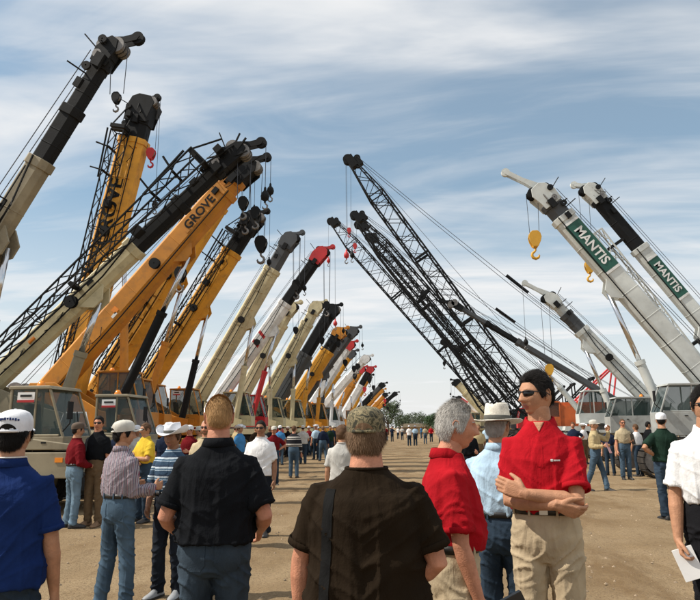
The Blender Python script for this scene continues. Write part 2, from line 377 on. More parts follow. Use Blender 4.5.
def cab(root, x0, x1, y0, y1, z0, z1, m, det, rake=0.35, sticker=False, front=1, name='cab', lowglass=0.35):
    """glazed operator cab; windscreen at x1 with rake"""
    zg = z0 + (z1 - z0) * lowglass; t = 0.055; zt = z1 - .07
    def X(z): return x1 - rake * max(0, (z - zg) / (z1 - zg))
    b = MB()
    b.prism([(x0, z0), (x1, z0), (x1, zg), (x0, zg)], y0, y1)
    b.prism([(x0 - .03, zt), (X(zt) + .07, zt), (X(z1) + .04, z1), (x0 - .01, z1)], y0 - .02, y1 + .02)
    for y in (y0 + t / 2, y1 - t / 2):
        b.poly([(x1 - t / 2, y, zg - .02), (X(zt) - t / 2 + .02, y, zt + .02)], t * .62, 4)
        b.box((x0 + t / 2, y, (zg + zt) / 2), (t, t, zt - zg + .02))
        b.box((x0 + (x1 - x0) * .46, y, (zg + zt) / 2), (t * .8, t * .8, zt - zg + .02))
        b.box(((x0 + x1) / 2 - .05, y, zg + .02), (x1 - x0 - .12, t * .95, .05))
    o = b.build(name, m, root, bevel=0.015 if det > 1 else 0)
    def pane(vs, nm='window_pane', mt=GLS):
        q = MB(); a = [Vector(v) for v in vs]; nrm = (a[1] - a[0]).cross(a[2] - a[0]).normalized() * .006
        q.add([v - nrm for v in a] + [v + nrm for v in a], [(0, 1, 2, 3), (7, 6, 5, 4), (0, 4, 5, 1), (1, 5, 6, 2), (2, 6, 7, 3), (3, 7, 4, 0)])
        return q.build(nm, mt, o)
    xm = x0 + (x1 - x0) * .46
    pane([(x1 - .03, y0 + t, zg), (x1 - .03, y1 - t, zg), (X(zt) - .02, y1 - t, zt), (X(zt) - .02, y0 + t, zt)], 'windscreen')
    for y in (y0 + t / 2, y1 - t / 2):
        pane([(x0 + t, y, zg), (xm - t * .4, y, zg), (xm - t * .4, y, zt), (x0 + t, y, zt)])
        pane([(xm + t * .4, y, zg), (x1 - t, y, zg), (X(zt) - t, y, zt), (xm + t * .4, y, zt)])
    pane([(x0 + t / 2, y0 + t, zg), (x0 + t / 2, y1 - t, zg), (x0 + t / 2, y1 - t, zt), (x0 + t / 2, y0 + t, zt)])
    if det:
        s = MB(); sx = x0 + .38; yc = (y0 + y1) / 2
        s.box((sx, yc, zg - .02), (.46, .46, .14)); s.box((sx - .2, yc, zg + .35), (.12, .44, .62), ry=-.12); s.build('operator_seat', DARK, o, bevel=.03)
        c = MB(); c.box((x1 - .28, yc, zg + .05), (.2, .7 * (y1 - y0), .22)); c.tube((x1 - .45, yc, zg), (x1 - .55, yc, zg + .3), .02)
        c.build('dashboard', DARK, o)
        yn = y0 - .012 if front < 0 else y1 + .012
        d = MB(); d.box((xm + .25, yn, zg - .12), (.10, .03, .03)); d.build('door_handle', BLK, o)
        g = MB(); g.poly([(x1 - .02, yn, zg + .1), (x1 + .18, yn + front * .12, zg + .25), (x1 + .18, yn + front * .12, zg + .6)], .014, 5)
        g.box((x1 + .18, yn + front * .14, zg + .5), (.03, .17, .34)); g.build('mirror', BLK, o)
        w = MB(); w.tube((x1 + .01, yc, zg + .02), (X(zg + .5) + .02, yc + .2, zg + .5), .012, n=4); w.build('wiper', BLK, o)
        l = MB(); l.lathe([(.09, 0), (.09, .05), (.05, .13), (0, .14)], (x0 + .3, yc, z1), 'z', 10); l.build('beacon_lamp', AMB, o, True)
    if sticker:
        yn = (y0 - .002 if front < 0 else y1 + .002)
        k = MB(); k.box((x0 + .35, yn, zt - .16), (.36, .012, .2)); kk = k.build('window_notice', mat('notice_white', (.75, .75, .73), .6), o)
        q = MB(); q.box((x0 + .35, yn + front * .009, zt - .235), (.36, .008, .05)); q.build('notice_band', RED, kk)
        q = MB(); q.box((x0 + .35, yn + front * .009, zt - .13), (.24, .008, .045)); q.build('notice_print', DARK, kk)
    return o

def rt_carrier(root, m, det, long=0.0, tracks=False):
    """rough-terrain carrier: frame, deck, wheels, outriggers"""
    bv = .02 if det > 1 else 0
    f = MB(); f.box((0, 0, 1.0), (6.2 + long, .95, .5)); f.box((2.9 + long / 2, 0, .95), (.35, 2.3, .55)); f.box((-2.9 - long / 2, 0, .95), (.35, 2.3, .55))
    f.build('carrier_frame', m, root, bevel=bv)
    d = MB(); d.box((0, 0, 1.34), (2.0, 2.4, .16))
    for s in (-1, 1):
        for y in (-1, 1):
            x = s * (2.05 + long / 2)
            d.prism([(x - .85, 1.42), (x - .8, 1.62), (x + .8, 1.62), (x + .85, 1.42), (x + .8, 1.36), (x - .8, 1.36)], y * 1.23 - .34, y * 1.23 + .34)
    d.build('deck', m, root, bevel=bv)
    h = MB(); h.prism([(-3.4 - long / 2, 1.3), (-3.4 - long / 2, 1.75), (-3.1 - long / 2, 1.9), (-1.9 - long / 2, 1.9), (-1.7 - long / 2, 1.3)], -.46, .46); h.build('engine_hood', m, root, bevel=bv)
    for s in (-1, 1):
        for y in (-1, 1): wheel(root, s * (2.0 + long / 2), y * 1.12, .74, .58, m, det)
    for s in (-1, 1):
        x = s * (3.12 + long / 2); o = MB(); o.box((x + s * .12, 0, .72), (.22, 2.5, .24)); b = o.build('outrigger_beam', m, root, bevel=bv)
        for y in (-1, 1):
            j = MB(); j.box((x + s * .12, y * 1.32, .85), (.26, .22, .9)); j.tube((x + s * .12, y * 1.32, .4), (x + s * .12, y * 1.32, .12), .055); j.build('outrigger_jack', m, root, bevel=bv)
            p = MB(); p.lathe([(.04, .16), (.1, .14), (.24, .05), (.24, 0), (.01, 0)], (x + s * .12, y * 1.32, .02), 'z', 14); p.build('outrigger_pad', STL, root)
    if det:
        for y in (-1, 1):
            l = MB(); l.box((3.12 + long / 2, y * .85, 1.05), (.08, .3, .2)); hl = l.build('headlight_housing', BLK, root)
            q = MB(); q.lathe([(0, .06), (.07, .05), (.085, 0)], (3.16 + long / 2, y * .85, 1.05), 'x', 12); q.build('headlight', LMP, hl, True)
        st = MB()
        for i in range(3): st.box((.9, -1.3, .5 + i * .32), (.5, .1, .04))
        for xx in (.66, 1.14): st.tube((xx, -1.3, .4), (xx, -1.3, 1.3), .022, n=5)
        st.build('steps', BLK, root)

def truck_carrier(root, m, det):
    """long road carrier with a low glazed driver cab in front of the turntable"""
    bv = .02 if det > 1 else 0
    f = MB(); f.box((.1, 0, .95), (8.4, .9, .42)); f.build('carrier_frame', m, root, bevel=bv)
    d = MB(); d.box((-.3, 0, 1.3), (6.6, 2.5, .2)); d.box((3.80, 0, .95), (1.1, 2.46, .5)); d.box((1.62, 0, .98), (.5, 2.46, .5))
    d.prism([(2.3, 1.24), (4.35, 1.24), (4.28, 1.36), (2.3, 1.62)], -1.23, -.02)
    d.build('deck', m, root, bevel=bv)
    for y in (-1, 1):
        g = MB(); g.prism([(2.0, 1.2), (2.1, 1.24), (3.24, 1.24), (3.24, 1.14), (3.1, 1.2)], y * 1.0 - .24, y * 1.0 + .24); g.build('fender', BLK, root)
        k = MB(); k.box((.75, y * 1.12, .78), (1.1, .34, .42)); k.build('fuel_tank', DGR, root, bevel=.03)
        for i in range(2): k = MB(); k.box((3.75, y * 1.25, .52 + .22 * i), (.5, .12, .04)); k.build('step', BLK, root)
        k = MB(); k.box((4.1, y * 1.235, 1.05), (.16, .02, .09)); k.build('marker_lamp', AMB, root)
    k = MB(); k.box((4.36, .35, 1.0), (.03, 1.2, .34)); k.build('grille', DARK, root)
    k = MB(); k.box((1.2, 0, 1.52), (1.3, 1.9, .24)); k.build('deck_box', DGR, root, bevel=.02)
    for y in (-1, 1): sk = MB(); sk.box((.3, y * 1.22, .95), (3.2, .06, .5)); sk.build('side_skirt', DGR, root)
    bp = MB(); bp.box((4.45, 0, .62), (.22, 2.5, .34)); bp.build('bumper', BLK, root, bevel=bv)
    for x in (2.6, -1.9, -3.1):
        for y in (-1, 1): wheel(root, x, y * 1.05, .54, .36, m, det)
    cab(root, 2.95, 4.15, -1.21, -.05, 1.25, 2.50, m, det, .40, True, -1, 'driver_cab', .2)
    for x in (.55, 2.4):
        hr = MB(); hr.poly([(x - .45, -1.2, 1.4), (x - .25, -1.2, 2.05), (x + .3, -1.2, 2.05), (x + .5, -1.2, 1.4)], .03, 6)
        hr.build('handrail', WHT, root, True)
    for x in (-2.6, 1.9):
        for y in (-1, 1):
            j = MB(); j.box((x, y * 1.3, .9), (.26, .16, .8)); j.tube((x, y * 1.3, .5), (x, y * 1.3, .12), .05); j.build('outrigger_jack', m, root)
            p = MB(); p.lathe([(.04, .14), (.22, .05), (.22, 0), (.01, 0)], (x, y * 1.3, .02), 'z', 12); p.build('outrigger_pad', STL, root)
    for y in (-1, 1):
        l = MB(); l.lathe([(0, .05), (.09, .04), (.1, 0)], (4.56, y * .85, .66), 'x', 12); l.build('headlight', LMP, root, True)

def crawler(root, m, det, half=2.3, yw=1.35, r=.5):
    bv = .02 if det > 1 else 0
    f = MB(); f.box((0, 0, .75), (2.2, 2.2, .45)); f.build('car_body', m, root, bevel=bv)
    for s in (-1, 1):
        tr = MB(); tr.box((0, s * yw, .52), (half * 2 - .4, .34, .5)); t = tr.build('track_frame', m if det else BLK, root, bevel=bv)
        pts = []
        for i in range(12): a = -math.pi / 2 + math.pi * i / 11; pts.append((half + r * math.cos(a) * .9, r + r * math.sin(a)))
        for i in range(12): a = math.pi / 2 + math.pi * i / 11; pts.append((-half + r * math.cos(a) * .9, r + r * math.sin(a)))
        per = []; tot = 0
        for i, p in enumerate(pts):
            q = pts[(i + 1) % len(pts)]; d = math.hypot(q[0] - p[0], q[1] - p[1]); per.append((p, q, d)); tot += d
        n = int(tot / .19); sh = MB()
        for i in range(n):
            g = tot * i / n
            for p, q, d in per:
                if g <= d or d == 0 and False: break
                g -= d
            k = g / max(d, 1e-6); x = p[0] + (q[0] - p[0]) * k; z = p[1] + (q[1] - p[1]) * k
            sh.box((x, s * yw, z + .02), (.165, .6, .055), ry=-math.atan2(q[1] - p[1], q[0] - p[0]))
        sh.build('track', mat('track_steel', (.05, .045, .04), .7, .5, .3, 5, .2, 40, .5), root)
        for x in (-half, half):
            w = MB(); w.lathe([(.02, -.2), (r * .78, -.2), (r * .78, .2), (.02, .2)], (x, s * yw, r + .02), n=20); w.build('sprocket', STL, root)
        if det:
            for i in range(6):
                w = MB(); w.lathe([(.02, -.14), (.17, -.14), (.17, .14), (.02, .14)], (-half + .7 + i * (2 * half - 1.4) / 5, s * yw, .24), n=12); w.build('track_roller', STL, root)

def boom_ring(u, w, h, c=.12):
    a, b = w / 2, h / 2; k = c * w; g = .28 * h
    return [(u, -a, b - k), (u, -a + k, b), (u, a - k, b), (u, a, b - k), (u, a, -b + g), (u, a * .55, -b), (u, -a * .55, -b), (u, -a, -b + g)]

def telecrane(name, label, cat, Y, tip, low, side=1, zp=2.75, w=.72, secs=((.74, YEL), (.90, YEL)), head=BLK, body=YEL, cyl=None, cylf=.48,
              jib=None, carrier='rt', det=2, hook=(3.0, BLK, 1.0, 4), aux=2.0, auxm=None, text=None, ribs=0, group=None, stickers=False, cabm=None,
              noseup=False, nose=.62, midhook=None, jibunder=None, jr=(.10, .86), js=1.0, blockm=None, panel=False, cylb=.58, stripes=None, xoff=1.0, cabin=True):
    a, b = W(*tip, Y), W(*low, Y)
    k = (a.z - zp) / (a.z - b.z); piv = a + (b - a) * k; Lb = (a - piv).length
    el = math.atan2(a.z - piv.z, (a.x - piv.x) * side)
    cxx = piv.x + side * xoff
    root = thing(name, (cxx, Y, 0), 0 if side > 0 else math.pi, label, cat, group)
    near = -1 if side > 0 else 1
    MBm = Matrix.Translation((-xoff, 0, zp)) @ Matrix.Rotation(-el, 4, 'Y')
    bv = .015 if det > 1 else 0; h = w * 1.22
    if carrier == 'rt': rt_carrier(root, body, det); zt = 1.42
    elif carrier == 'truck': truck_carrier(root, body, det); zt = 1.4
    else: crawler(root, BLK, det); zt = .98
    # turntable and superstructure
    t = MB(); t.lathe([(.02, 0), (.85, 0), (.85, .2), (.75, .2), (.75, .3), (.02, .3)], (0, 0, zt), 'z', 24); t.build('turntable', STL, root)
    z0 = zt + .3; sp = MB()
    for s in (-1, 1):
        sp.prism([(-1.7, z0), (1.7, z0), (1.75, z0 + .35), (1.1, z0 + .5), (-xoff + .5, zp + .38), (-xoff - .35, zp + .38), (-1.7, z0 + .7)], s * (w / 2 + .05), s * (w / 2 + .11))
    sp.box((0, 0, z0 + .06), (3.3, w + .2, .1)); sp.box((-1.1, 0, z0 + .35), (.12, w + .08, .5)); sp.build('superstructure', body if carrier != 'truck' else body, root, bevel=bv)
    cw = MB(); cw.prism([(-2.75, z0 + .05), (-1.72, z0 + .05), (-1.72, z0 + .95), (-2.45, z0 + .95), (-2.75, z0 + .7)], -1.15, 1.15); cw.build('counterweight', body, root, bevel=.03 if det > 1 else 0)
    if det:
        wn = MB(); wn.lathe([(.02, -.3), (.3, -.3), (.3, -.26), (.2, -.26), (.2, .26), (.3, .26), (.3, .3), (.02, .3)], (-1.95, 0, z0 + 1.15), n=18); wn.build('winch_drum', STL, root)
        pn = MB(); pn.lathe([(.02, -.06), (.09, -.06), (.09, .06), (.02, .06)], (-xoff, near * (w / 2 + .14), zp), n=14); pn.build('pivot_pin', STL, root)
    if cabin and carrier != 'crawler':
        y0, y1 = w / 2 + .16, w / 2 + 1.02
        cab(root, .45, 2.0, y0, y1, z0 + .05, z0 + 1.85, cabm or body, det, .4, stickers, -1, 'operator_cab', .28)
    elif carrier == 'crawler':
        hs = MB(); hs.box((-.9, -near * (w / 2 + .65), z0 + .55), (2.4, 1.0, 1.0)); hs.build('engine_house', body, root, bevel=bv)
        y0, y1 = (w / 2 + .16, w / 2 + 1.1) if near > 0 else (-w / 2 - 1.1, -w / 2 - .16)
        cab(root, .1, 2.05, y0, y1, z0 + .02, z0 + 1.68, cabm or body, det, .38, False, near, 'operator_cab', .45)
        tb = MB(); tb.box((-1.1, near * (w / 2 + .62), z0 + .45), (1.5, .85, .8)); tb.build('tool_box', RED if panel else body, root, bevel=bv)
    # boom sections
    u0 = -.35; ww = w
    for i, (fr, m) in enumerate(secs):
        u1 = Lb * fr; bm = MB(MBm); hh = ww * 1.22
        bm.loft([boom_ring(u0, ww, hh), boom_ring(u1, ww, hh)])
        bm.loft([boom_ring(u1 - .22, ww + .07, hh + .07), boom_ring(u1 + .015, ww + .07, hh + .07)])
        if ribs and i == 0:
            for q in range(ribs):
                uu = .8 + (u1 - 1.2) * q / max(1, ribs - 1); bm.box((uu, 0, .02), (.05, ww + .05, hh * .72))
            for s in (-1, 1): bm.box(((u1 + .5) / 2, s * (ww / 2 + .012), hh * .33), (u1 - 1.0, .03, .06)); bm.box(((u1 + .5) / 2, s * (ww / 2 + .012), -hh * .2), (u1 - 1.0, .03, .06))
        if det and not ribs:
            nq = max(2, int((u1 - u0) / 1.1))
            for q in range(nq):
                uu = u0 + .5 + (u1 - u0 - .8) * q / nq; bm.loft([boom_ring(uu, ww + .014, hh + .014), boom_ring(uu + .035, ww + .014, hh + .014)])
        so_ = bm.build('boom_section', m, root, bevel=bv)
        if det > 1 and m is not BLK and not panel:
            rr_ = random.Random(int(Y * 10) + i)
            for q in range(4 if i == 0 else 2):
                uu = u0 + .4 + (u1 - u0 - .8) * rr_.random(); cp = MB(MBm); cp.box((uu, near * (ww / 2 + .008), rr_.uniform(-.15, .2) * hh), (rr_.uniform(.1, .3), .02, rr_.uniform(.08, .2)))
                cp.build('cover_plate' if q % 2 else 'warning_decal', [m, BLK, AMB, WHT][rr_.randrange(4)] if q % 2 == 0 else m, so_)
            for q in range(2):
                uu = u0 + .6 + (u1 - u0 - 1.2) * rr_.random(); cp = MB(MBm); cp.poly([(uu, near * (ww / 2 + .02), -.1 * hh), (uu + .15, near * (ww / 2 + .16), -.3 * hh), (uu + .5, near * (ww / 2 + .14), -.34 * hh), (uu + .7, near * (ww / 2 + .02), -.05 * hh)], .014, 5); cp.build('hose_loop', BLK, so_)
        if det and i == 0:
            for s in (-1, 1):
                pl = MB(MBm); pl.prism([(Lb * cylf - .45, -hh / 2 + .05), (Lb * cylf + .45, -hh / 2 + .05), (Lb * cylf + .16, -hh / 2 - .26), (Lb * cylf - .16, -hh / 2 - .26)], s * .17, s * .23)
                pl.build('cylinder_lug', m, root)
            ho = MB(MBm); hz = -hh * .24 if (panel or text) else .0
            ho.poly([(.3, near * (ww / 2 + .05), -.1 + hz), (u1 * .4, near * (ww / 2 + .06), -.13 + hz), (u1 * .8, near * (ww / 2 + .05), -.08 + hz), (u1, near * (ww / 2 + .05), (.1 if not hz else -.06) + hz)], .022, 5)
            if not hz: ho.tube((.6, near * (ww / 2 + .05), .12), (u1 - .3, near * (ww / 2 + .05), .12), .016, n=5)
            ho.build('hydraulic_line', BLK, root)
            
            if not panel: rl = MB(MBm); rl.lathe([(.02, -.07), (.18, -.07), (.18, -.045), (.11, -.045), (.11, .045), (.18, .045), (.18, .07), (.02, .07)], (u1 * .62, near * (ww / 2 + .12), -.02), n=16); rl.build('hose_reel', BLK, root)
        u0 = u1 - .1; ww *= .86
    ue = Lb * secs[-1][0]; wl = ww / .86; hl = wl * 1.22
    # boom head: tapered cheek plates, sheaves, nose sheave
    hd = MB(MBm); Lh = Lb - ue
    for s in (-1, 1):
        hd.prism([(ue - .15, hl / 2 + .03), (ue + Lh * .45, hl / 2 + .08), (Lb + .02, hl * .40), (Lb + .16, hl * .1), (Lb + .12, -hl * .45), (Lb - .14, -hl * .68), (ue + .1, -hl / 2 - .04), (ue - .15, -hl / 2 - .02)], s * (wl / 2 + .01), s * (wl / 2 + .06))
    hd.box((ue + .15, 0, 0), (.5, wl, hl * .98)); hd.box((ue + Lh * .5, 0, hl * .42), (Lh * .9, wl * .96, .06)); hd.box((ue + Lh * .5, 0, -hl * .45), (Lh * .6, wl * .96, .06))
    hdo = hd.build('boom_head', head, root, bevel=bv)
    for dx, dz in ((.0, -hl * .42), (-.12, hl * .3)):
        sv = MB(MBm)
        for yy in (-.14, 0, .14): sv.lathe([(.02, yy - .05), (.2, yy - .05), (.16, yy), (.2, yy + .05), (.02, yy + .05)], (Lb + dx, 0, dz), n=18)
        sv.build('sheave', BLK if head is not BLK else STL, hdo)
    nl = nose; NM = MBm @ Matrix.Translation((Lb + .05, 0, hl * .12)) @ Matrix.Rotation(el - R(28 if noseup else 6), 4, 'Y'); ns = MB(NM)
    for sg in (-1, 1): ns.prism([(-.2, .15), (nl * .5, .07), (nl, .10), (nl + .08, .02), (nl, -.07), (nl * .4, -.10), (-.1, -.18)], sg * .08, sg * .11)
    ns.lathe([(.02, -.06), (.16, -.06), (.12, 0), (.16, .06), (.02, .06)], (nl, 0, .02), n=16); ns.build('nose_sheave', head, hdo)
    if det:
        for p_, q_, r_ in (((Lb - .3, near * .2, hl * .5), (Lb - .1, near * .2, hl * .5 + .5), .018), ((ue - .2, -near * wl / 2, hl * .5), (ue - .2, -near * wl / 2, hl * .5 + .4), .025), ((ue - .5, near * wl / 2, hl * .4), (ue - .5, near * (wl / 2 + .3), hl * .4 + .35), .02)):
            an = MB(MBm); an.tube(p_, q_, r_, n=5); an.build('antenna', BLK, hdo)
        for c_, z_ in (((ue - .1, near * (wl / 2 + .12), -.05), (.34, .12, .22)), ((ue - .8, near * (wl / 2 + .10), .1), (.24, .1, .16))):
            an = MB(MBm); an.box(c_, z_); an.build('junction_box', BLK, hdo)
    if det > 1:
        r3 = random.Random(int(Y * 7))
        for q in range(12):
            p_ = Vector((ue + r3.random() * Lh * .9, r3.choice((-1, 1)) * (wl / 2 + .04), (r3.random() - .5) * hl * .7)); q_ = p_ + Vector((r3.uniform(-.5, .5), r3.uniform(-.15, .15), r3.uniform(-.25, .35)))
            an = MB(MBm); an.tube(p_, q_, r3.uniform(.012, .035), n=5); an.build('head_strut', BLK if head is BLK else STL, hdo)
        for q in range(3):
            an = MB(MBm); yy = near * (wl / 2 + .1); an.lathe([(.02, yy - .03), (.11, yy - .03), (.085, yy), (.11, yy + .03), (.02, yy + .03)], (ue - .35 + .38 * q, 0, hl * (.42 - .2 * (q % 2))), n=14); an.build('guide_sheave', STL if q % 2 else BLK, hdo)
    tr = MB(MBm); tr.tube((-.6, .1, h / 2 + .5), (Lb * .96, .1, hl / 2 + .2), .011, n=5); tr.tube((-.6, -.12, h / 2 + .5), (Lb * .96, -.12, hl / 2 + .2), .011, n=5); tr.build('hoist_rope', ROPE, root)
    # lift cylinder
    c0 = Vector((1.25, 0, z0 + .15)); c1 = MBm @ Vector((Lb * cylf, 0, -h / 2 - .16)); cmid = c0.lerp(c1, cylb)
    cy = MB(); cy.tube(c0, cmid, .155, n=16); cy.tube(cmid - (c1 - c0).normalized() * .15, cmid, .18, n=16); cyo = cy.build('lift_cylinder', cyl or body, root, auto=True)
    rd = MB(); rd.tube(cmid, c1, .085, n=12); rd.build('cylinder_rod', CHR, cyo, True)
    if jib:
        j = MB(MBm); y = near * (w / 2 + .10 + .24 * js); Lb0 = Lb; Lb = Lb * jr[1] / .86
        lattice(j, (Lb * jr[0], y, .22 * js), (Lb * jr[1], y, .28 * js), .30 * js, .30 * js, .46 * js, .52 * js, int(Lb * 1.6 * (jr[1] - jr[0])), .03, .017)
        j.build('stowed_jib', jib, root)
        for c_, z_ in (((Lb * .875, y * .9, .36), (.16, .5, .62)), ((Lb * .4, near * (w / 2 + .15), .2), (.12, .5, .22)), ((Lb * .93, y * .6, .2), (.22, .42, .2)), ((Lb * .72, near * (w / 2 + .2), .5), (.08, .7, .08)), ((Lb * .8, near * (w / 2 + .2), .5), (.08, .7, .08)), ((Lb * .62, near * (w / 2 + .2), .1), (.3, .3, .25))):
            if jr[1] < .7: continue
            jf = MB(MBm); jf.box(c_, z_); jf.build('jib_bracket', BLK, root, bevel=bv)
        for a_, b_, r_ in (((Lb * .72, near * (w / 2 + .5), .45), (Lb * .725, near * (w / 2 + .55), 1.0), .03), ((Lb * .8, near * (w / 2 + .5), .5), (Lb * .81, near * (w / 2 + .5), 1.05), .035), ((Lb * .86, y + near * .25, .68), (Lb * .70, y, .70), .04), ((Lb * .88, y, .7), (Lb * .96, y * .5, .45), .03), ((Lb * .87, y, .1), (Lb * .97, y * .4, .1), .03)):
            if jr[1] < .7: continue
            jf = MB(MBm); jf.tube(a_, b_, r_, n=6); jf.build('jib_strut', BLK, root)
        Lb = Lb0
    if jibunder:
        j = MB(MBm); lattice(j, (Lb * .22, 0, -1.15), (Lb * .84, 0, -.98), .3, .3, .42, .42, int(Lb * 1.1), .04, .022); j.build('stowed_jib', jibunder, root)
        for f_ in (.3, .76):
            j = MB(MBm); j.box((Lb * f_, 0, -.68), (.12, .3, .8)); j.build('jib_bracket', BLK, root)
    hp = MBm @ Vector((Lb + .02, 0, -hl * .42)); ap = NM @ Vector((nl + .14, 0, .02))
    if hook: hook_block(root, hp, hook[0], hook[1], hook[2], hook[3] if len(hook) > 3 else 2, .42, det=det)
    if midhook: hook_block(root, MBm @ Vector((Lb * midhook, near * (w / 2 + .45), -h * .3)), .7, BLK, 1.0, 4, .4, det=det)
    if aux: ball_hook(root, ap, aux, auxm or BLK, 1.0)
    if text:
        for word, f, size, tm in text:
            u = Lb * f; X_ = Vector((1, 0, 0)) * (1 if side > 0 else -1); Z_ = Vector((0, 0, 1)); nrm = X_.cross(Z_)
            off = .02
            if panel:
                p = MB(MBm); p.box((u, near * (w / 2 + .014), .02), (size * 4.6, .016, h * .82)); po = p.build('name_panel', GRN, root)
                for s in (-1, 1):
                    st = MB(MBm); st.prism([(u + s * size * 2.42 - .05, -h * .39), (u + s * size * 2.42 + .04, -h * .39), (u + s * size * 2.42 + .04, h * .43), (u + s * size * 2.42 - .05, h * .43)], near * (w / 2 + .006), near * (w / 2 + .034))
                    st.build('panel_stripe', WHT, po)
                off = .03
            M_ = Matrix((X_, Z_, nrm)).transposed().to_4x4(); M_.translation = (u, near * (w / 2 + off), .03)
            lettering(word, size, MBm @ M_, tm, root)
    if stripes:
        for f in stripes:
            p = MB(MBm); u = Lb * f
            p.prism([(u - .16, -h * .3), (u + .02, -h * .3), (u + .16, h * .36), (u - .02, h * .36)], near * (w / 2 + .004), near * (w / 2 + .02)); p.build('red_stripe', RED, root)
    return root

def latticecrane(label, Y, tip, foot, m=BLK, body=ORR, bw=1.05, hook=(5, RED, .8), aux=(7, RED), gant=(-2.6, 5.2), det=1, group=None, npan=None, fz=1.7, sleeves=False):
    a = W(*tip, Y); b = W(*foot, Y); k = (a.z - fz) / (a.z - b.z); f = a + (b - a) * k; side = -1
    root = thing('lattice_crawler_crane', (f.x + 1.3, Y, 0), math.pi, label, 'crane', group)
    Lb = (a - f).length; el = math.atan2(a.z - f.z, f.x - a.x); P = Vector((1.3, 0, fz)); u = Vector((math.cos(el), 0, math.sin(el))); nn = Vector((-math.sin(el), 0, math.cos(el)))
    crawler(root, BLK, 0, 2.6, 1.6, .5)
    h = MB(); h.box((-.8, 0, 2.1), (4.0, 2.7, 1.5)); h.box((-2.9, 0, 1.75), (.9, 2.9, 1.0)); h.prism([(-2.6, 2.85), (1.0, 2.85), (.8, 3.05), (-2.4, 3.05)], -1.2, 1.2); h.build('machinery_house', body, root)
    t = MB(); t.lathe([(.02, 0), (1.0, 0), (1.0, .4), (.02, .4)], (0, 0, .97), 'z', 20); t.build('turntable', STL, root)
    cab(root, .6, 2.2, .55, 1.4, 1.5, 3.1, body, 0, .3, False, 1, 'operator_cab', .4)
    up = Vector((0, 1, 0)).cross(u) * -1
    tl = 2.8; n = npan or int(Lb * 1.0)
    s = MB(); lattice(s, P, P + u * tl, bw * .55, .15, bw, bw, 4, .05, .028, nn); s.build('boom_foot_section', m, root)
    s = MB(); lattice(s, P + u * (tl + .02), P + u * (Lb - tl - .02), bw, bw, bw, bw, max(6, int(n * 1.25) - 5), .062, .03, nn)
    for q in (.33, .66):
        for sg in (-1, 1): s.box(P + u * (tl + (Lb - 2 * tl) * q) + Vector((0, sg * bw / 2, 0)) , (.16, .08, bw * 1.1), ry=-el)
    s.build('boom_middle_section', m, root)
    s = MB(); lattice(s, P + u * (Lb - tl), P + u * Lb, bw, bw, bw * .5, bw * .4, 4, .05, .028, nn); s.build('boom_tip_section', m, root)
    hd = MB(); c = P + u * (Lb + .15); hd.box(c, (.9, bw * .62, bw * .5), ry=-el); hd.box(c + nn * .35 - u * .3, (.5, bw * .5, .5), ry=-el)
    ho = hd.build('boom_head', m, root)
    sv = MB(); sv.lathe([(.02, -.2), (.36, -.2), (.3, -.1), (.36, 0), (.3, .1), (.36, .2), (.02, .2)], c + u * .3 - nn * .1, n=16); sv.lathe([(.02, -.2), (.24, -.2), (.24, .2), (.02, .2)], c + nn * .45, n=14); sv.build('sheave', BLK, ho)
    g = MB(); gt = Vector((gant[0], 0, gant[1]))
    for sg in (-1, 1):
        g.tube((-.4, sg * .6, 2.9), gt + Vector((0, sg * .5, 0)), .06, n=6); g.tube((-2.7, sg * .6, 2.9), gt + Vector((0, sg * .5, 0)), .055, n=6)
    g.tube(gt - Vector((0, .65, 0)), gt + Vector((0, .65, 0)), .12, n=8); g.build('gantry', RED if body is ORR else m, root)
    pd = MB(); bt = c + nn * .5
    for sg in (-.45, .45):
        br = bt.lerp(gt, .62) + Vector((0, sg, 0)); pd.poly([bt + Vector((0, sg * .6, 0)), bt.lerp(gt, .31) + Vector((0, sg * .8, -.12)), br + Vector((0, 0, -.15)), gt + Vector((0, sg, 0))], .018, 5)
        pd.tube(br + Vector((0, 0, .05)), gt + Vector((0, sg * .8, .15)), .015, n=5)
    pdo = pd.build('pendant_lines', ROPE, root)
    if sleeves:
        q = MB(); d = (gt - bt).normalized()
        for f_ in (.60, .64): q.tube(bt.lerp(gt, f_) + Vector((0, .4, 0)), bt.lerp(gt, f_) + d * .9 + Vector((0, .4, 0)), .10, n=8)
        q.build('bail_block', BLK, pdo)
    rp = MB(); rp.tube(c + nn * .5, Vector((-.5, 0, 2.9)), .014, n=5); rp.tube(c + nn * .2, P + u * tl + nn * .8, .014, n=5); rp.build('hoist_rope', ROPE, root)
    if hook: hook_block(root, c + u * .4, hook[0], hook[1], hook[2], 2, .3, det=0)
    if aux: ball_hook(root, c + u * .75, aux[0], aux[1], 1.5)
    return root
# ------------------------------------------------------------------ the two rows of cranes
GL, GRR = 'cranes parked along the aisle with booms raised', 'cranes facing them across the aisle'
T = telecrane
T('mobile_crane', 'tan truck crane with a long black upper boom and folded black jib, steeply raised', 'crane', 13.6, (114, 46), (1, 228), body=TAN, w=.42, cabin=False, xoff=.35,
  secs=((.64, TAN), (.80, BLK), (.95, BLK)), jib=BLK, jr=(.05, .66), js=.8, hook=(1.3, BLK, .45, 2), aux=0, cylf=.4, carrier='truck', group=GL)
T('mobile_crane', 'tan truck crane with low-angled cream boom, lattice jib alongside and hooped handrails', 'crane', 17.0, (240, 149), (4, 373), body=TAN, w=.46, zp=2.5,
  secs=((.60, CRM), (.78, BLK), (.92, BLK)), jib=BLK, jr=(.03, .88), js=1.1, hook=(1.5, BLK, .6, 2), aux=1.6, cylf=.42, carrier='truck', cabin=False, group=GL, xoff=1.1)
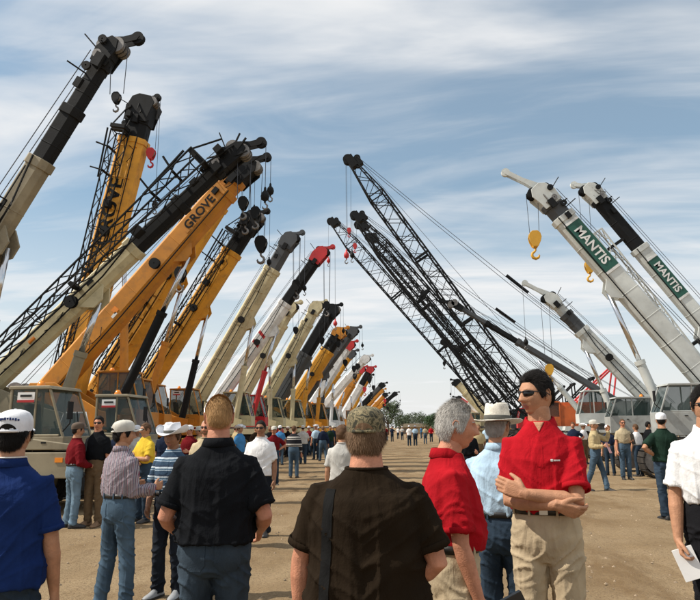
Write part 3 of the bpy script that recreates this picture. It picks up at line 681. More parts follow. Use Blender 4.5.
T('mobile_crane', 'orange yellow crane on a tan carrier with lettered boom and thick black lift cylinder', 'crane', 20.4, (250, 163), (46, 396), body=ORG, w=.66,
  secs=((.88, ORG), (.93, ORG)), cyl=BLK, cylf=.63, cylb=.66, carrier='rt', hook=(1.6, BLK, .7), aux=1.2, text=[('GROVE', .765, .42, BLK)], group=GL)
T('mobile_crane', 'steep yellow crane with lettered boom, black lattice jib and red hook block at its head', 'crane', 23.6, (145, 102), (72, 385), body=ORG, w=.86,
  secs=((.86, YEL), (.93, BLK)), jib=BLK, cylf=.5, hook=(2.2, RED, .75, 2), aux=4.6, ribs=8, text=[('GROVE', .60, .85, BLK)], group=GL)
T('mobile_crane', 'yellow crane with ribbed boom, ladder-like black jib and big black hook block', 'crane', 26.9, (240, 168), (112, 372), body=ORG, w=.78,
  secs=((.84, YEL), (.93, YEL)), jib=BLK, cylf=.52, hook=(2.2, BLK, .9, 4), aux=2.2, ribs=9, midhook=.60, group=GL, stickers=True)
T('mobile_crane', 'yellow crane with heavy black head and large hook block, next to the cream booms', 'crane', 30.2, (256, 215), (155, 375), body=ORG, w=.72,
  secs=((.80, YEL), (.92, BLK)), jib=BLK, cyl=BLK, cylf=.5, hook=(1.3, BLK, 1.25, 4), aux=2.6, group=GL, stickers=True)
T('mobile_crane', 'cream crane with short grey upper boom and black hook, beside the red striped white boom', 'crane', 33.6, (292, 236), (206, 385), body=CRM, w=.66,
  secs=((.80, CRM), (.94, DGR)), head=DGR, cylf=.5, hook=(2.6, BLK, .95, 4), aux=3.1, det=1, ribs=8, group=GL)
T('mobile_crane', 'white crane with red diagonal stripes, black upper boom, red head and red lift cylinder', 'crane', 37.0, (323, 250), (222, 395), body=RED, w=.60,
  secs=((.66, WHT), (.93, BLK)), head=RED, cyl=RED, cylf=.5, hook=(3.2, BLK, .8, 4), aux=4.6, auxm=RED, det=1, stripes=(.40, .455), group=GL)
T('mobile_crane', 'plain off-white crane tucked behind the red striped boom', 'crane', 40.5, (292, 305), (247, 388), body=CRM, w=.64, secs=((.82, CRM), (.93, CRM)), head=CRM, det=1, hook=(1.5, BLK, .7), aux=0, group=GL)
T('mobile_crane', 'cream crane with ribbed boom and pale head standing before the dark boom', 'crane', 44.0, (318, 304), (272, 388), body=CRM, w=.66, secs=((.82, CRM), (.93, CRM)), head=CRM, det=1, ribs=7, hook=(2.4, BLK, .8), aux=3, group=GL)
T('mobile_crane', 'crane with near-black boom over yellow base between cream and yellow booms', 'crane', 47.4, (334, 307), (284, 392), body=YEL, w=.8, secs=((.55, DGR), (.93, BLK)), det=1, hook=(2.6, BLK, .7), aux=2, group=GL)
T('mobile_crane', 'yellow crane with dark tip beside the long charcoal boom', 'crane', 51.0, (341, 330), (300, 395), body=YEL, w=.85, secs=((.75, YEL), (.93, BLK)), det=1, head=ORG, hook=(2.4, BLK, .8), aux=0, cyl=YEL, group=GL)
T('mobile_crane', 'charcoal crane with a long plain dark boom', 'crane', 55.0, (354, 329), (306, 395), body=DGR, w=.72, secs=((.60, DGR), (.93, DGR)), head=DGR, det=1, hook=(3.0, BLK, .8), aux=1.6, group=GL)
FAR = [('white crane with bright red head beyond the charcoal boom', 59.5, (351, 343), (322, 390), WHT, WHT, RED),
 ('small yellow crane with rusty head between two white booms', 63.5, (352, 352), (326, 390), YEL, YEL, DGR),
 ('white crane with dark crossed markings at its head', 68, (367, 357), (328, 402), WHT, WHT, WHT),
 ('brown yellow crane with red hook block near its head', 73, (362, 368), (340, 405), ORG, ORG, RED),
 ('white crane with dark upper boom and red sheaves', 79, (371, 368), (346, 412), WHT, BLK, RED),
 ('dull yellow crane with black nose beyond the white booms', 85, (369, 376), (349, 414), YEL, ORG, BLK),
 ('thin black crane boom rising over the far orange booms', 96, (383, 384), (361, 407), BLK, DGR, BLK),
 ('orange crane with stubby boom beside the far black booms', 104, (382, 390), (362, 412), ORG, ORG, ORG),
 ('brown crane with low boom near the end of the row', 112, (386, 394), (368, 414), ORG, ORG, BLK),
 ('black crane at the far end of the row beside the round tree', 124, (396, 393), (376, 410), ORG, BLK, BLK)]
for i, (lb, Y, tp, lw, m1, m2, hm) in enumerate(FAR):
    T('mobile_crane', lb, 'crane', Y, tp, lw, body=m1 if m1 is not BLK else DGR, w=.68, secs=((.66, m1), (.93, m2)), head=hm, det=0, hook=(2.2, RED if i in (3, 6) else BLK, .9), aux=1.6 if i % 2 else 0, group=GL)
# right-hand row
K = dict(side=-1, carrier='crawler', cabm=paint('cab_grey_paint', (.36, .375, .36), dirt=.5), body=GRW, head=GRW, cyl=GRW, group=GRR)
T('crawler_crane', 'pale grey crawler crane with lettered boom, yellow hook and glazed cab by the men', 'crane', 23.5, (538, 190), (700, 375), w=.62, zp=2.6, secs=((.86, GRW), (.93, DGR)), cylf=.52, cylb=.5,
  hook=(1.7, paint('hook_yellow', (.62, .33, .03), dirt=.1), .95, 2), aux=0, text=[('MANTIS', .70, .46, WHT)], panel=True, noseup=True, nose=1.35, xoff=.4, **K)
T('crawler_crane', 'pale grey crane set back, lettered boom with black upper section and yellow hook', 'crane', 28.0, (588, 188), (700, 321), w=.54, zp=2.6, secs=((.70, GRW), (.94, BLK)), cylf=.3,
  hook=(3.4, MATS['hook_yellow'], .85, 2), aux=0, jibunder=GRW, text=[('MANTIS', .55, .42, WHT)], panel=True, xoff=.4, **K)
T('crawler_crane', 'smaller pale grey crane with plain boom, dark middle band and yellow hook', 'crane', 33.5, (548, 296), (641, 393), w=.56, zp=2.6, secs=((.68, GRW), (.83, DGR), (.93, GRW)), cylf=.56, cylb=.5, det=1,
  hook=(3.6, MATS['hook_yellow'], .85, 2), aux=3.1, noseup=True, nose=1.3, xoff=.4, **K)
G2 = 'lattice boom cranes leaning over the aisle'
latticecrane('lattice crane with the longest black boom, topmost of the leaning lattices', 42, (353, 164), (530, 405), hook=(5.2, RED, .6), aux=(7.2, RED), body=ORR, gant=(-3.2, 5.4), sleeves=True, group=G2)
latticecrane('lattice crane with black boom, directly under the longest lattice', 49, (359, 219), (524, 408), body=DGR, hook=(2.6, RED, .7), aux=(3.6, BLK), gant=(-2.6, 5), group=G2, sleeves=True)
latticecrane('lattice crane with dense black boom in the middle of the lattices', 55.5, (362, 228), (512, 408), body=RED, hook=None, aux=None, gant=(-2.6, 5), group=G2)
latticecrane('lattice crane with dark braced boom tucked beneath the dense middle lattice', 59, (372, 240), (506, 409), body=DGR, hook=None, aux=None, gant=(-2.6, 5), group=G2)
latticecrane('lattice crane with slim black boom reaching farthest over the aisle', 63, (334, 224), (498, 410), body=DGR, bw=1.35, hook=None, aux=(4.5, RED), gant=(-2.6, 5), group=G2)
latticecrane('smaller steep lattice crane with yellow head', 76, (446, 345), (488, 412), body=YEL, bw=1.2, hook=(2.6, BLK, .8), aux=None, group=G2)
latticecrane('lattice crane with upright dark boom near the yellow-headed lattice', 86, (457, 350), (494, 412), body=DGR, bw=1.2, hook=None, aux=None, group=G2)
T('mobile_crane', 'pale telescopic crane with black head beyond the steep lattices', 'crane', 92, (455, 381), (486, 414), side=-1, body=CRM, w=1.0, secs=((.7, CRM), (.93, CRM)), det=0, hook=(3.4, RED, .8), aux=2, group=GRR)
T('mobile_crane', 'small crane with low red and white boom and black head beyond the lattices', 'crane', 104, (457, 398), (484, 416), side=-1, body=YEL, w=.9, secs=((.7, WHT), (.93, RED)), det=0, hook=None, aux=0, group=GRR)

# boom lying at a low angle behind the tall man's head: a grey strut boom and an orange loader arm
def strut_crane(label, Y, tip, low, m1, m2, body):
    return T('mobile_crane', label, 'crane', Y, tip, low, side=-1, body=body, w=.30, secs=((.62, m1), (.8, BLK), (.95, m2)), head=BLK, det=0, hook=None, aux=0, carrier='rt', zp=2.6, group=GRR)
strut_crane('pale crane with thin charcoal low-angled boom below the lattices', 38.5, (452, 303), (588, 384), DGR, DGR, GRW)
# ------------------------------------------------------------------ far trees and buildings
def leafmat(n, c): return mat(n, c, .7, 0, .45, .8)
def tree(label, px, Y, h, rx, seed, col, ry=None, n=7000, trunk=True, leaf=.15):
    rnd = random.Random(seed); p = W(px, 428, Y); root = thing('tree', (p.x, Y, 0), 0, label, 'tree', 'trees at the far end of the aisle')
    t = MB(); t.poly([(0, 0, -.1), (.1, 0, h * .2), (0, .1, h * .45)], [h * .035, h * .028, h * .02], 8)
    for i in range(6):
        a = i * 1.05 + .3; t.poly([(0, .05, h * .3), (math.cos(a) * rx * .35, math.sin(a) * rx * .35, h * .5), (math.cos(a) * rx * .6, math.sin(a) * rx * .6, h * .72)], [h * .015, h * .01, h * .004], 6)
    t.build('trunk', mat('bark', (.12, .085, .06), .9, 0, .3, 4), root, True)
    cl = []
    for i in range(26):
        a = rnd.uniform(0, 6.28); r = rx * math.sqrt(rnd.random()) * .78; z = h * rnd.uniform(.25, .9)
        k = 1 - abs(z / h - .5) * .9; cl.append((r * k * math.cos(a), r * k * math.sin(a), z, rx * rnd.uniform(.2, .36)))
    m = MB()
    for i in range(n):
        c = rnd.choice(cl); d = Vector((rnd.gauss(0, 1), rnd.gauss(0, 1), rnd.gauss(0, 1))).normalized() * c[3] * rnd.uniform(.6, 1.05)
        q = Vector(c[:3]) + d; s = leaf * rnd.uniform(.6, 1.3); ax = Vector((rnd.gauss(0, 1), rnd.gauss(0, 1), rnd.gauss(0, 1))).normalized()
        b = ax.orthogonal().normalized(); e = ax.cross(b)
        m.add([q - b * s, q + e * s * .5, q + b * s, q - e * s * .5], [(0, 1, 2, 3)])
    me = bpy.data.meshes.new('crown'); me.from_pydata(m.v, [], m.f); me.materials.append(leafmat('leaf_%d' % seed, col)); link('crown', me, root)
tree('round grey-green tree standing alone at the far end of the left crane row', 388, 150, 7.6, 4.2, 1, (.07, .10, .045))
tree('dark green tree beside the tan shed', 436, 165, 5.2, 3.2, 2, (.045, .085, .03))
tree('low spreading dark tree behind the grey-haired man', 450, 172, 6.0, 4.0, 3, (.05, .09, .03))
tree('bushy olive tree under the far lattice booms', 474, 180, 5.0, 4.5, 4, (.06, .095, .04))
tree('small far olive tree left of the round tree', 366, 190, 5.0, 3.5, 5, (.06, .09, .04))
def shed(label, px0, px1, Y, h, mt, roof):
    a, b = W(px0, 428, Y), W(px1, 428, Y); w = b.x - a.x; root = thing('shed', ((a.x + b.x) / 2, Y + 4, 0), 0, label, 'building')
    m = MB(); m.box((0, 0, h / 2 - .1), (w, 8, h + .2)); m.build('wall', mt, root)
    r = MB(); r.prism([(-w / 2 - .3, h - .02), (w / 2 + .3, h - .02), (w / 2 - .4, h + .9), (-w / 2 + .4, h + .9)], -4.4, 4.4); r.build('roof', roof, root)
    for i in range(3):
        d = MB(); d.box((-w / 2 + w * (i + .5) / 3, -4.03, h * .42), (w / 6, .12, h * .8)); d.build('door', mat('shed_door', (.16, .13, .10), .7), root)
shed('long low tan shed at the end of the aisle', 400, 430, 168, 1.7, mat('tan_wall', (.40, .30, .17), .9, 0, .2, 1), mat('shed_roof', (.30, .25, .18), .7))
shed('brown shed behind the far lattice cranes', 462, 500, 185, 3.0, mat('brown_wall', (.26, .19, .12), .9, 0, .2, 1), MATS['shed_roof'])

for i, (px, Y, h, rx) in enumerate(((405, 260, 6, 6), (420, 300, 7, 8), (442, 280, 6.5, 7), (459, 250, 6, 6), (490, 260, 7, 7), (510, 300, 8, 9), (345, 280, 7, 8), (325, 300, 7, 9))):
    tree('%s tree in the distant line, %s' % (['dusty green', 'olive', 'dull green', 'dark'][i % 4], ['behind the tan shed', 'just right of the tan shed', 'behind the grey-haired man', 'under the far pale crane', 'behind the lattice tracks', 'behind the straw hat', 'behind the camouflage cap', 'behind the left crowd'][i]), px, Y, h, rx, 20 + i, (.07, .095, .05), n=3500, leaf=.3)
# ------------------------------------------------------------------ people
def skinmat(n, c):
    m = mat(n, c, .6, 0, .16, 26, .2, 140, 0, .3); return m
SKIN = skinmat('skin_tan', (.44, .225, .130)); SKINR = skinmat('skin_ruddy', (.48, .215, .130)); SKIND = skinmat('skin_brown', (.28, .135, .075))
LIP = mat('lips', (.36, .13, .10), .45); EYEW = mat('eye_white', (.7, .67, .63), .2); PUP = mat('pupil', (.02, .015, .012), .15)
def hairmat(n, c): return mat(n, c, .7, 0, .22, 60, .4, 150, 0, .15, (1, 1, .3))
H_BLK = hairmat('hair_black', (.012, .010, .009)); H_GREY = hairmat('hair_grey', (.42, .40, .37)); H_BLOND = hairmat('hair_ginger_blond', (.36, .21, .09))
H_BRN = hairmat('hair_brown', (.10, .055, .03)); H_GBR = hairmat('hair_grey_brown', (.20, .125, .075))
LEA = mat('black_leather', (.014, .013, .012), .4, 0, .2, 12); LENS = mat('dark_lens', (.008, .008, .009), .06, 0, .02); BUCK = mat('buckle_steel', (.5, .48, .44), .3, 1)
def denim(n, c):
    m = mat(n, c, .9, 0, .5, 4.0, .15, 160, 0, .08, (1, 1, .55)); return m
JEAN = denim('denim_blue', (.062, .100, .142)); JEAND = denim('denim_dark', (.028, .045, .068)); JEANL = denim('denim_faded', (.13, .195, .255)); JEANK = denim('denim_near_black', (.016, .020, .028))
KHA = cloth('khaki_twill', (.43, .345, .23)); BRNP = cloth('brown_twill', (.14, .095, .055)); BLKP = cloth('black_trouser', (.012, .012, .014))
SHB = mat('shoe_black', (.02, .018, .017), .5, 0, .2, 10); SHW = mat('shoe_white', (.62, .60, .56), .6, 0, .2, 10); SHT = mat('boot_tan', (.22, .13, .07), .65, 0, .3, 10); SHG = mat('boot_grey', (.28, .29, .30), .6, 0, .2, 10)
def striped(n, axis, stops, freq, base_r=.88):
    """woven stripes: stops = list of (pos, colour), repeated freq times a metre along an object axis"""
    m = bpy.data.materials.new(n); m.use_nodes = True; t = m.node_tree; nn = t.nodes; l = t.links; b = nn['Principled BSDF']; b.inputs['Roughness'].default_value = base_r
    b.inputs['Specular IOR Level'].default_value = .2
    c = nn.new('ShaderNodeTexCoord'); s = nn.new('ShaderNodeSeparateXYZ'); l.new(c.outputs['Object'], s.inputs[0])
    nz = nn.new('ShaderNodeTexNoise'); nz.inputs['Scale'].default_value = 7; l.new(c.outputs['Object'], nz.inputs[0])
    a = nn.new('ShaderNodeMath'); a.operation = 'MULTIPLY_ADD'; a.inputs[1].default_value = freq
    src = s.outputs[axis]
    if axis == 0:
        xy = nn.new('ShaderNodeMath'); xy.operation = 'MULTIPLY_ADD'; xy.inputs[1].default_value = .8; l.new(s.outputs[1], xy.inputs[0]); l.new(s.outputs[0], xy.inputs[2]); src = xy.outputs[0]
    l.new(src, a.inputs[0])
    w = nn.new('ShaderNodeMath'); w.operation = 'MULTIPLY'; w.inputs[1].default_value = .012 * freq; l.new(nz.outputs[0], w.inputs[0]); l.new(w.outputs[0], a.inputs[2])
    f = nn.new('ShaderNodeMath'); f.operation = 'FRACT'; l.new(a.outputs[0], f.inputs[0])
    r = nn.new('ShaderNodeValToRGB'); r.color_ramp.interpolation = 'CONSTANT'
    e = r.color_ramp.elements
    while len(e) < len(stops): e.new(.5)
    for i, (p, col) in enumerate(stops): e[i].position = p; e[i].color = (*col, 1)
    l.new(f.outputs[0], r.inputs[0]); l.new(r.outputs[0], b.inputs['Base Color'])
    t3 = nn.new('ShaderNodeTexNoise'); t3.inputs['Scale'].default_value = 55; t3.inputs['Detail'].default_value = 5; l.new(c.outputs['Object'], t3.inputs[0])
    bu = nn.new('ShaderNodeBump'); bu.inputs['Strength'].default_value = .3; bu.inputs['Distance'].default_value = .02; l.new(t3.outputs[0], bu.inputs['Height']); l.new(bu.outputs[0], b.inputs['Normal'])
    MATS[n] = m; return m

TMP = bpy.data.scenes.new('scratch')      # small scene for evaluating one mesh at a time; removed at the end
def remesh(mb, voxel, it=3, name='m', fac=.5):
    me = bpy.data.meshes.new('tmp'); me.from_pydata(mb.v, [], mb.f)
    b = bmesh.new(); b.from_mesh(me); bmesh.ops.recalc_face_normals(b, faces=b.faces); b.to_mesh(me); b.free()
    o = bpy.data.objects.new('tmp', me); TMP.collection.objects.link(o)
    r = o.modifiers.new('r', 'REMESH'); r.mode = 'VOXEL'; r.voxel_size = voxel
    if it: s = o.modifiers.new('s', 'SMOOTH'); s.iterations = it; s.factor = fac
    vl = TMP.view_layers[0]; vl.update()
    n = bpy.data.meshes.new_from_object(o.evaluated_get(vl.depsgraph))
    bpy.data.objects.remove(o); bpy.data.meshes.remove(me); n.name = name; n.shade_smooth()
    return n
def displace(me, fn):
    me.update(); nr = [v.normal.copy() for v in me.vertices]
    for v, n in zip(me.vertices, nr): v.co += n * fn(v.co, n)
    me.update()
def join(name, parts, mats):
    vs, fs, mi = [], [], []
    for vv, ff, k in parts:
        o = len(vs); vs += vv; fs += [tuple(i + o for i in f) for f in ff]; mi += (k if isinstance(k, list) else [k] * len(ff))
    me = bpy.data.meshes.new(name); me.from_pydata(vs, [], fs); me.polygons.foreach_set('material_index', mi)
    for m in mats: me.materials.append(m)
    me.shade_smooth(); return me
def raw(me): return [tuple(v.co) for v in me.vertices], [tuple(p.vertices) for p in me.polygons]
def sup(w, d, z, yc=0.0, n=28, e=2.4, xc=0.0):
    r = []
    for k in range(n):
        a = 2 * math.pi * k / n; c, s = math.cos(a), math.sin(a)
        r.append((xc + w * math.copysign(abs(c) ** (2 / e), c), yc + d * math.copysign(abs(s) ** (2 / e), s), z))
    return r
def gs(x, s): return math.exp(-x * x / (2 * s * s))
def headpt(lon, lat, chub=0.0):
    cl, sl = math.cos(lat), math.sin(lat); x = .076 * math.sin(lon) * cl; y = .097 * math.cos(lon) * cl; z = .118 * sl
    x = math.copysign(abs(x) ** .94 * .076 ** .06, x)
    if z < 0:
        t = -z / .118; x *= 1 - (.20 - chub * .14) * t ** 1.5
        if y < 0: y *= 1 - (.40 - chub * .15) * sstep(.015, .11, -z)
    if z > 0: y -= .010 * sl * sl * (1 if y > 0 else .3)
    f = sstep(.0, .045, y)
    if f > 0:
        ax = abs(x); b = 0
        b += .010 * gs(x, .022) * gs(z + .098, .014) - .004 * gs(x, .03) * gs(z + .078, .008)      # chin, crease above it
        b += .006 * gs(z - .027, .008) * gs(ax - .025, .025)                                         # brow
        b -= .011 * gs(ax - .031, .012) * gs(z - .008, .010)                                         # eye sockets
        nz = sstep(.022, -.032, z) if z > -.034 else max(0, 1 - (-.034 - z) / .008)
        b += (.006 + .021 * nz) * gs(x, .0075 + .004 * nz) * (1 if -.042 < z < .03 else 0) * (nz > 0)
        b += .010 * gs(ax - .012, .006) * gs(z + .032, .006)
        b += .007 * gs(x, .020) * gs(z + .058, .0055) + .006 * gs(x, .017) * gs(z + .069, .005) - .004 * gs(x, .022) * gs(z + .0635, .0022)
        b += .005 * gs(ax - .044, .014) * gs(z + .018, .014)
        y += b * f
    return Vector((x, y, z))
def lonspace(n):
    out = []
    for i in range(n):
        t = -1 + 2 * i / n; out.append(math.pi * (.55 * t + .45 * t ** 3))     # denser at the face
    return out
ZL = {'short': [(0, .066), (28, .066), (45, .05), (62, .02), (74, -.022), (84, -.015), (92, .03), (112, .02), (128, -.05), (180, -.07)],
      'long': [(0, .075), (25, .07), (42, .055), (60, .02), (72, -.025), (84, -.03), (96, -.012), (110, -.05), (128, -.085), (180, -.095)],
      'cropped': [(0, .072), (25, .076), (42, .06), (62, .03), (76, .0), (88, .03), (112, .015), (130, -.045), (180, -.066)],
      'fringe': [(0, .2), (60, .2), (75, .02), (85, .0), (95, .03), (112, .02), (130, -.05), (180, -.07)]}
def zline(style, lon):
    a = abs(math.degrees(lon)); t = ZL[style]
    for (p, q), (r, s) in zip(t, t[1:]):
        if a <= r: return q + (s - q) * (a - p) / max(1e-6, r - p)
    return t[-1][1]

def hand(mb, w, d, n, side, curl=.35, sc=1.0, spread=.06, thumb=.6):
    d = d.normalized(); n = (n - d * n.dot(d)).normalized(); t = d.cross(n) * side
    mb.loft([[w + d * (q * sc) + t * (a * sc) + n * (b * sc) for a, b in ((-x, 0), (-x * .8, -th), (0, -th * 1.2), (x * .8, -th), (x, 0), (x * .8, th), (0, th * .8), (-x * .8, th))] for q, x, th in ((-.02, .025, .019), (.012, .031, .018), (.05, .041, .016), (.085, .042, .014), (.098, .037, .011))])
    for i, (tt, L_, r) in enumerate(((.030, .074, .0102), (.0105, .082, .0105), (-.0095, .076, .0102), (-.028, .058, .0092))):
        p = w + d * (.085 * sc) + t * (tt * sc); dr = (d + t * (tt * spread * 12)).normalized(); pts = [p - d * .02 * sc, p]; ang = curl * (.75 + .12 * i)
        for k, q in enumerate((.44, .32, .24)):
            c, s = math.cos(ang), math.sin(ang); dd = dr * c + n * s; p = p + dd * (L_ * q * sc); pts.append(p); ang += curl * 1.15
        mb.poly(pts, [r * sc, r * 1.05 * sc, r * sc, r * .92 * sc, r * .72 * sc], 8)
    p0 = w + d * .018 * sc + t * .022 * sc; td = (d * .75 + t * .75 + n * thumb * .5).normalized(); td2 = (d * 1.0 + t * .25 + n * thumb * .7).normalized()
    p1 = p0 + td * .042 * sc; p2 = p1 + td2 * .034 * sc; p3 = p2 + td2 * .027 * sc
    mb.poly([p0, p1, p2, p3], [.017 * sc, .0135 * sc, .0115 * sc, .0085 * sc], 8)

def patch(me, c, right, up, w, h, off, nx=6, nz=8, prof=None):
    """thin sewn or printed patch that follows a cloth surface; c in front of it, projected along -(right x up)"""
    bv = BVHTree.FromPolygons([v.co for v in me.vertices], [p.vertices for p in me.polygons]); c = Vector(c); right = Vector(right).normalized(); up = Vector(up).normalized(); nrm = right.cross(up)
    vs, fs = [], []
    for layer in (off, -.004):
        for j in range(nz + 1):
            for i in range(nx + 1):
                a, b = i / nx - .5, j / nz - .5; k = prof(b) if prof else 1
                p = c + right * (a * w * k) + up * (b * h); hit = bv.ray_cast(p + nrm * .25, -nrm)
                q = hit[0] if hit[0] is not None else p
                vs.append(q + nrm * layer)
    m = (nx + 1); o = m * (nz + 1)
    for j in range(nz):
        for i in range(nx):
            a = j * m + i; fs.append((a, a + 1, a + m + 1, a + m)); fs.append((o + a, o + a + m, o + a + m + 1, o + a + 1))
    edge = [i for i in range(m)] + [j * m + nx for j in range(1, nz + 1)] + [nz * m + i for i in range(nx - 1, -1, -1)] + [j * m for j in range(nz - 1, 0, -1)]
    for a, b in zip(edge, edge[1:] + edge[:1]): fs.append((a, b, b + o, a + o))
    return MB().add(vs, fs)

ARMS = {'rest': ((.22, .02, -1), (.06, .28, -1)), 'fwd': ((.30, -.05, -.95), (-.30, .85, -.25)), 'pocket': ((.38, -.22, -.9), (-.22, .62, -.75)),
        'hip': ((.72, -.25, -.65), (-.75, .30, -.45)), 'back': ((.25, -.30, -1), (-.25, -.05, -1)), 'bent': ((.18, .05, -1), (-.1, .9, .12)),
        'up': ((.35, .7, -.35), (-.25, .25, .95)), 'out': ((.42, .1, -.9), (.12, .3, -.95)), 'walk_f': ((.16, .35, -.93), (.0, .6, -.8)), 'walk_b': ((.16, -.4, -.9), (.05, -.1, -1))}
PEOPLE = []; HANDPOS = {}
def person(label, px, py, Y, H, yaw, shirt, pants, shoes=SHB, arms=('rest', 'rest'), sleeve='short', tuck=True, skin=SKIN, hair=('short', H_BRN, .012), hat=None, glasses=False,
           hy=0.0, hp=0.0, bulk=1.0, belly=0.0, feet=None, lvl=2, belt=None, collar=None, long_arm=None, group=None, chub=0.0, beard=None, lean=0.0, logo=False, pockets=False, fold=1.0, hem=None, loc=None, shoulders=1.0, openneck=False, piping=False, hfwd=0.0, strap=False):
    rnd = random.Random(label); p = loc or W(px, py, Y); X, Yw = p[0], p[1]; z0 = gz(X, Yw)
    sd = rnd.uniform(0, 50); vx = {2: .0082, 1: .017, 0: .03}[lvl]; U = H
    # ---- skeleton
    sx = .0905 * U * (1 + (bulk - 1) * .55) * shoulders; SZ = .784 * U
    A = []
    for i, s in enumerate((-1, 1)):      # left (-x) then right (+x)
        ad = arms[i] if not isinstance(arms[i], str) else ARMS[arms[i]]
        S0 = Vector((s * sx, -.004, SZ)); u = Vector((s * ad[0][0], ad[0][1], ad[0][2])).normalized(); f = Vector((s * ad[1][0], ad[1][1], ad[1][2])).normalized()
        E = S0 + u * .170 * U; Wp = E + f * .150 * U
        if len(ad) > 2: hd = Vector((s * ad[2][0], ad[2][1], ad[2][2])).normalized()
        else: hd = (f + Vector((0, 0, -.05))).normalized()
        if len(ad) > 3: pn = Vector((s * ad[3][0], ad[3][1], ad[3][2]))
        else: pn = Vector((-s, 0, 0)) if abs(f.x) < .7 else Vector((0, -1, 0))
        A.append((S0, E, Wp, hd, pn, ad[4] if len(ad) > 4 else .35))
    ft = feet or ((-.10, .0, -.12), (.11, .02, .16))        # per foot: x, y, toe-out angle
    hipz = .498 * U; HP = [Vector((s * .050 * U * (1 + (bulk - 1) * .6), 0, hipz)) for s in (-1, 1)]
    AN = [Vector((q[0], q[1] - .03, .048 * U)) for q in ft]
    KN = [(h.lerp(a, .5) + Vector((0, .025 + .03 * abs(a.y), 0))) for h, a in zip(HP, AN)]
    B = lambda r, w: r * (1 + (bulk - 1) * w)
    # ---- body
    T_ = MB(); rings = [(.46, .07, .055, 0), (.50, .088, .06, 0), (.55, .09, .063, 0), (.61, .081, .056, 0), (.68, .086, .058, 0), (.75, .090, .058, 0), (.79, .082, .05, 0), (.815, .06, .042, -.004), (.838, .038, .038, -.004), (.87, .034, .036, 0), (.90, .032, .034, .006)]
    T_.loft([sup(B(w, .6) * U, B(d, .6) * U + belly * .2 * gs(z - .6, .06), z * U, y * U + belly * .2 * gs(z - .6, .06) + hfwd * sstep(.83, .90, z), 20, 2.2) for z, w, d, y in rings])
    for h, k, a in zip(HP, KN, AN): T_.poly([h, h.lerp(k, .5), k, k.lerp(a, .35), a, a - Vector((0, 0, .03))], [.048 * U, .042 * U, .03 * U, .031 * U, .021 * U, .02 * U], 12)
    parts = [(*raw(remesh(T_, {2: .014, 1: .02, 0: .034}[lvl], 2)), 0)]
    for i, s in enumerate((-1, 1)):
        S0, E, Wp, hd, pn, cu = A[i]; m = MB(); q = B(1, .5)
        m.poly([S0 + Vector((-s * .02, 0, .0)), S0.lerp(E, .3), S0.lerp(E, .7), E, E.lerp(Wp, .25), E.lerp(Wp, .6), Wp, Wp + (hd * .02)], [.028 * U * q, .029 * U * q, .026 * U * q, .0225 * U * q, .0245 * U * q, .020 * U * q, .0155 * U, .0145 * U], 14)
        if lvl: hand(m, Wp, hd, pn, s, cu, U / 1.72, .03 if lvl == 1 else .05)
        else: m.poly([Wp, Wp + hd * .06, Wp + hd * .13, Wp + hd * .17], [.026, .042, .034, .02], 8)
        parts.append((*raw(remesh(m, {2: .0052, 1: .0085, 0: .017}[lvl], 2 if lvl else 1)), 0))
    hs = 1.01 * (H / 1.76) ** .7; hc = Vector((0, .012 + hfwd, H - .119 * hs))
    NK = Vector((0, .0, H * .865)); HM = Matrix.Translation(NK) @ Matrix.Rotation(R(hy), 4, 'Z') @ Matrix.Rotation(R(hp), 4, 'X') @ Matrix.Translation(hc - NK) @ Matrix.Scale(hs, 4)
    nl, nb = {2: (84, 64), 1: (44, 34), 0: (22, 16)}[lvl]; lons = lonspace(nl); lats = [-math.pi / 2 + math.pi * j / nb for j in range(nb + 1)]
    hv, hf, hmi, hco = [], [], [], []
    for la in lats:
        for lo in lons: c = headpt(lo, la, chub); hco.append(c); hv.append(tuple(HM @ c))
    for j in range(nb):
        for i in range(nl):
            i2 = (i + 1) % nl; q = (j * nl + i, j * nl + i2, (j + 1) * nl + i2, (j + 1) * nl + i); hf.append(q)
            c = (hco[q[0]] + hco[q[2]]) / 2; k = 0
            if c.y > .05 and lvl:
                if abs(c.x) < .024 - abs(c.z + .063) * .8 and -.074 < c.z < -.053: k = 1
                elif .024 < c.z < .031 and .012 < abs(c.x) < .048 and hair and not glasses: k = 2
                elif beard and c.z < -.042: k = 2
            hmi.append(k)
    parts.append((hv, hf, hmi))
    for s in (-1, 1):
        e = MB(HM); e.ball((s * .0745, -.008, -.004), .031, 12, 9, (.26, .62, 1.0)); e.poly([(s * .079, .004, -.026), (s * .080, .008, .0), (s * .083, .002, .024), (s * .084, -.014, .029), (s * .083, -.025, .014), (s * .080, -.02, -.012), (s * .079, -.006, -.029)], .0034, 6)
        parts.append((e.v, e.f, 0))
        if lvl == 2:
            e = MB(HM); e.ball((s * .031, .0675, .007), .0125, 12, 8); n0 = len(e.f); parts.append((e.v, e.f, 3))
            e = MB(HM); e.ball((s * .031, .0762, .007), .0058, 8, 6, (1, .8, 1)); parts.append((e.v, e.f, 4))
    body = join('person', parts, [skin, LIP, (hair[1] if hair else H_BRN) if not beard else beard, EYEW, PUP])
    root = link('person', body); root.location = (X, Yw, z0); root.rotation_euler = (0, 0, R(yaw)); tag(root, label, 'person', group)
    # ---- trousers
    P_ = MB(); top = .605 * U
    P_.loft([sup(B(w, 1.0) * U, B(d, 1.0) * U + belly * .15 * gs(z - .6, .05), z * U, belly * .17 * gs(z - .6, .05), 28, 2.3) for z, w, d in ((.452, .06, .05), (.475, .088, .062), (.50, .1, .07), (.53, .101, .071), (.57, .096, .067), (.607, .090, .063))])
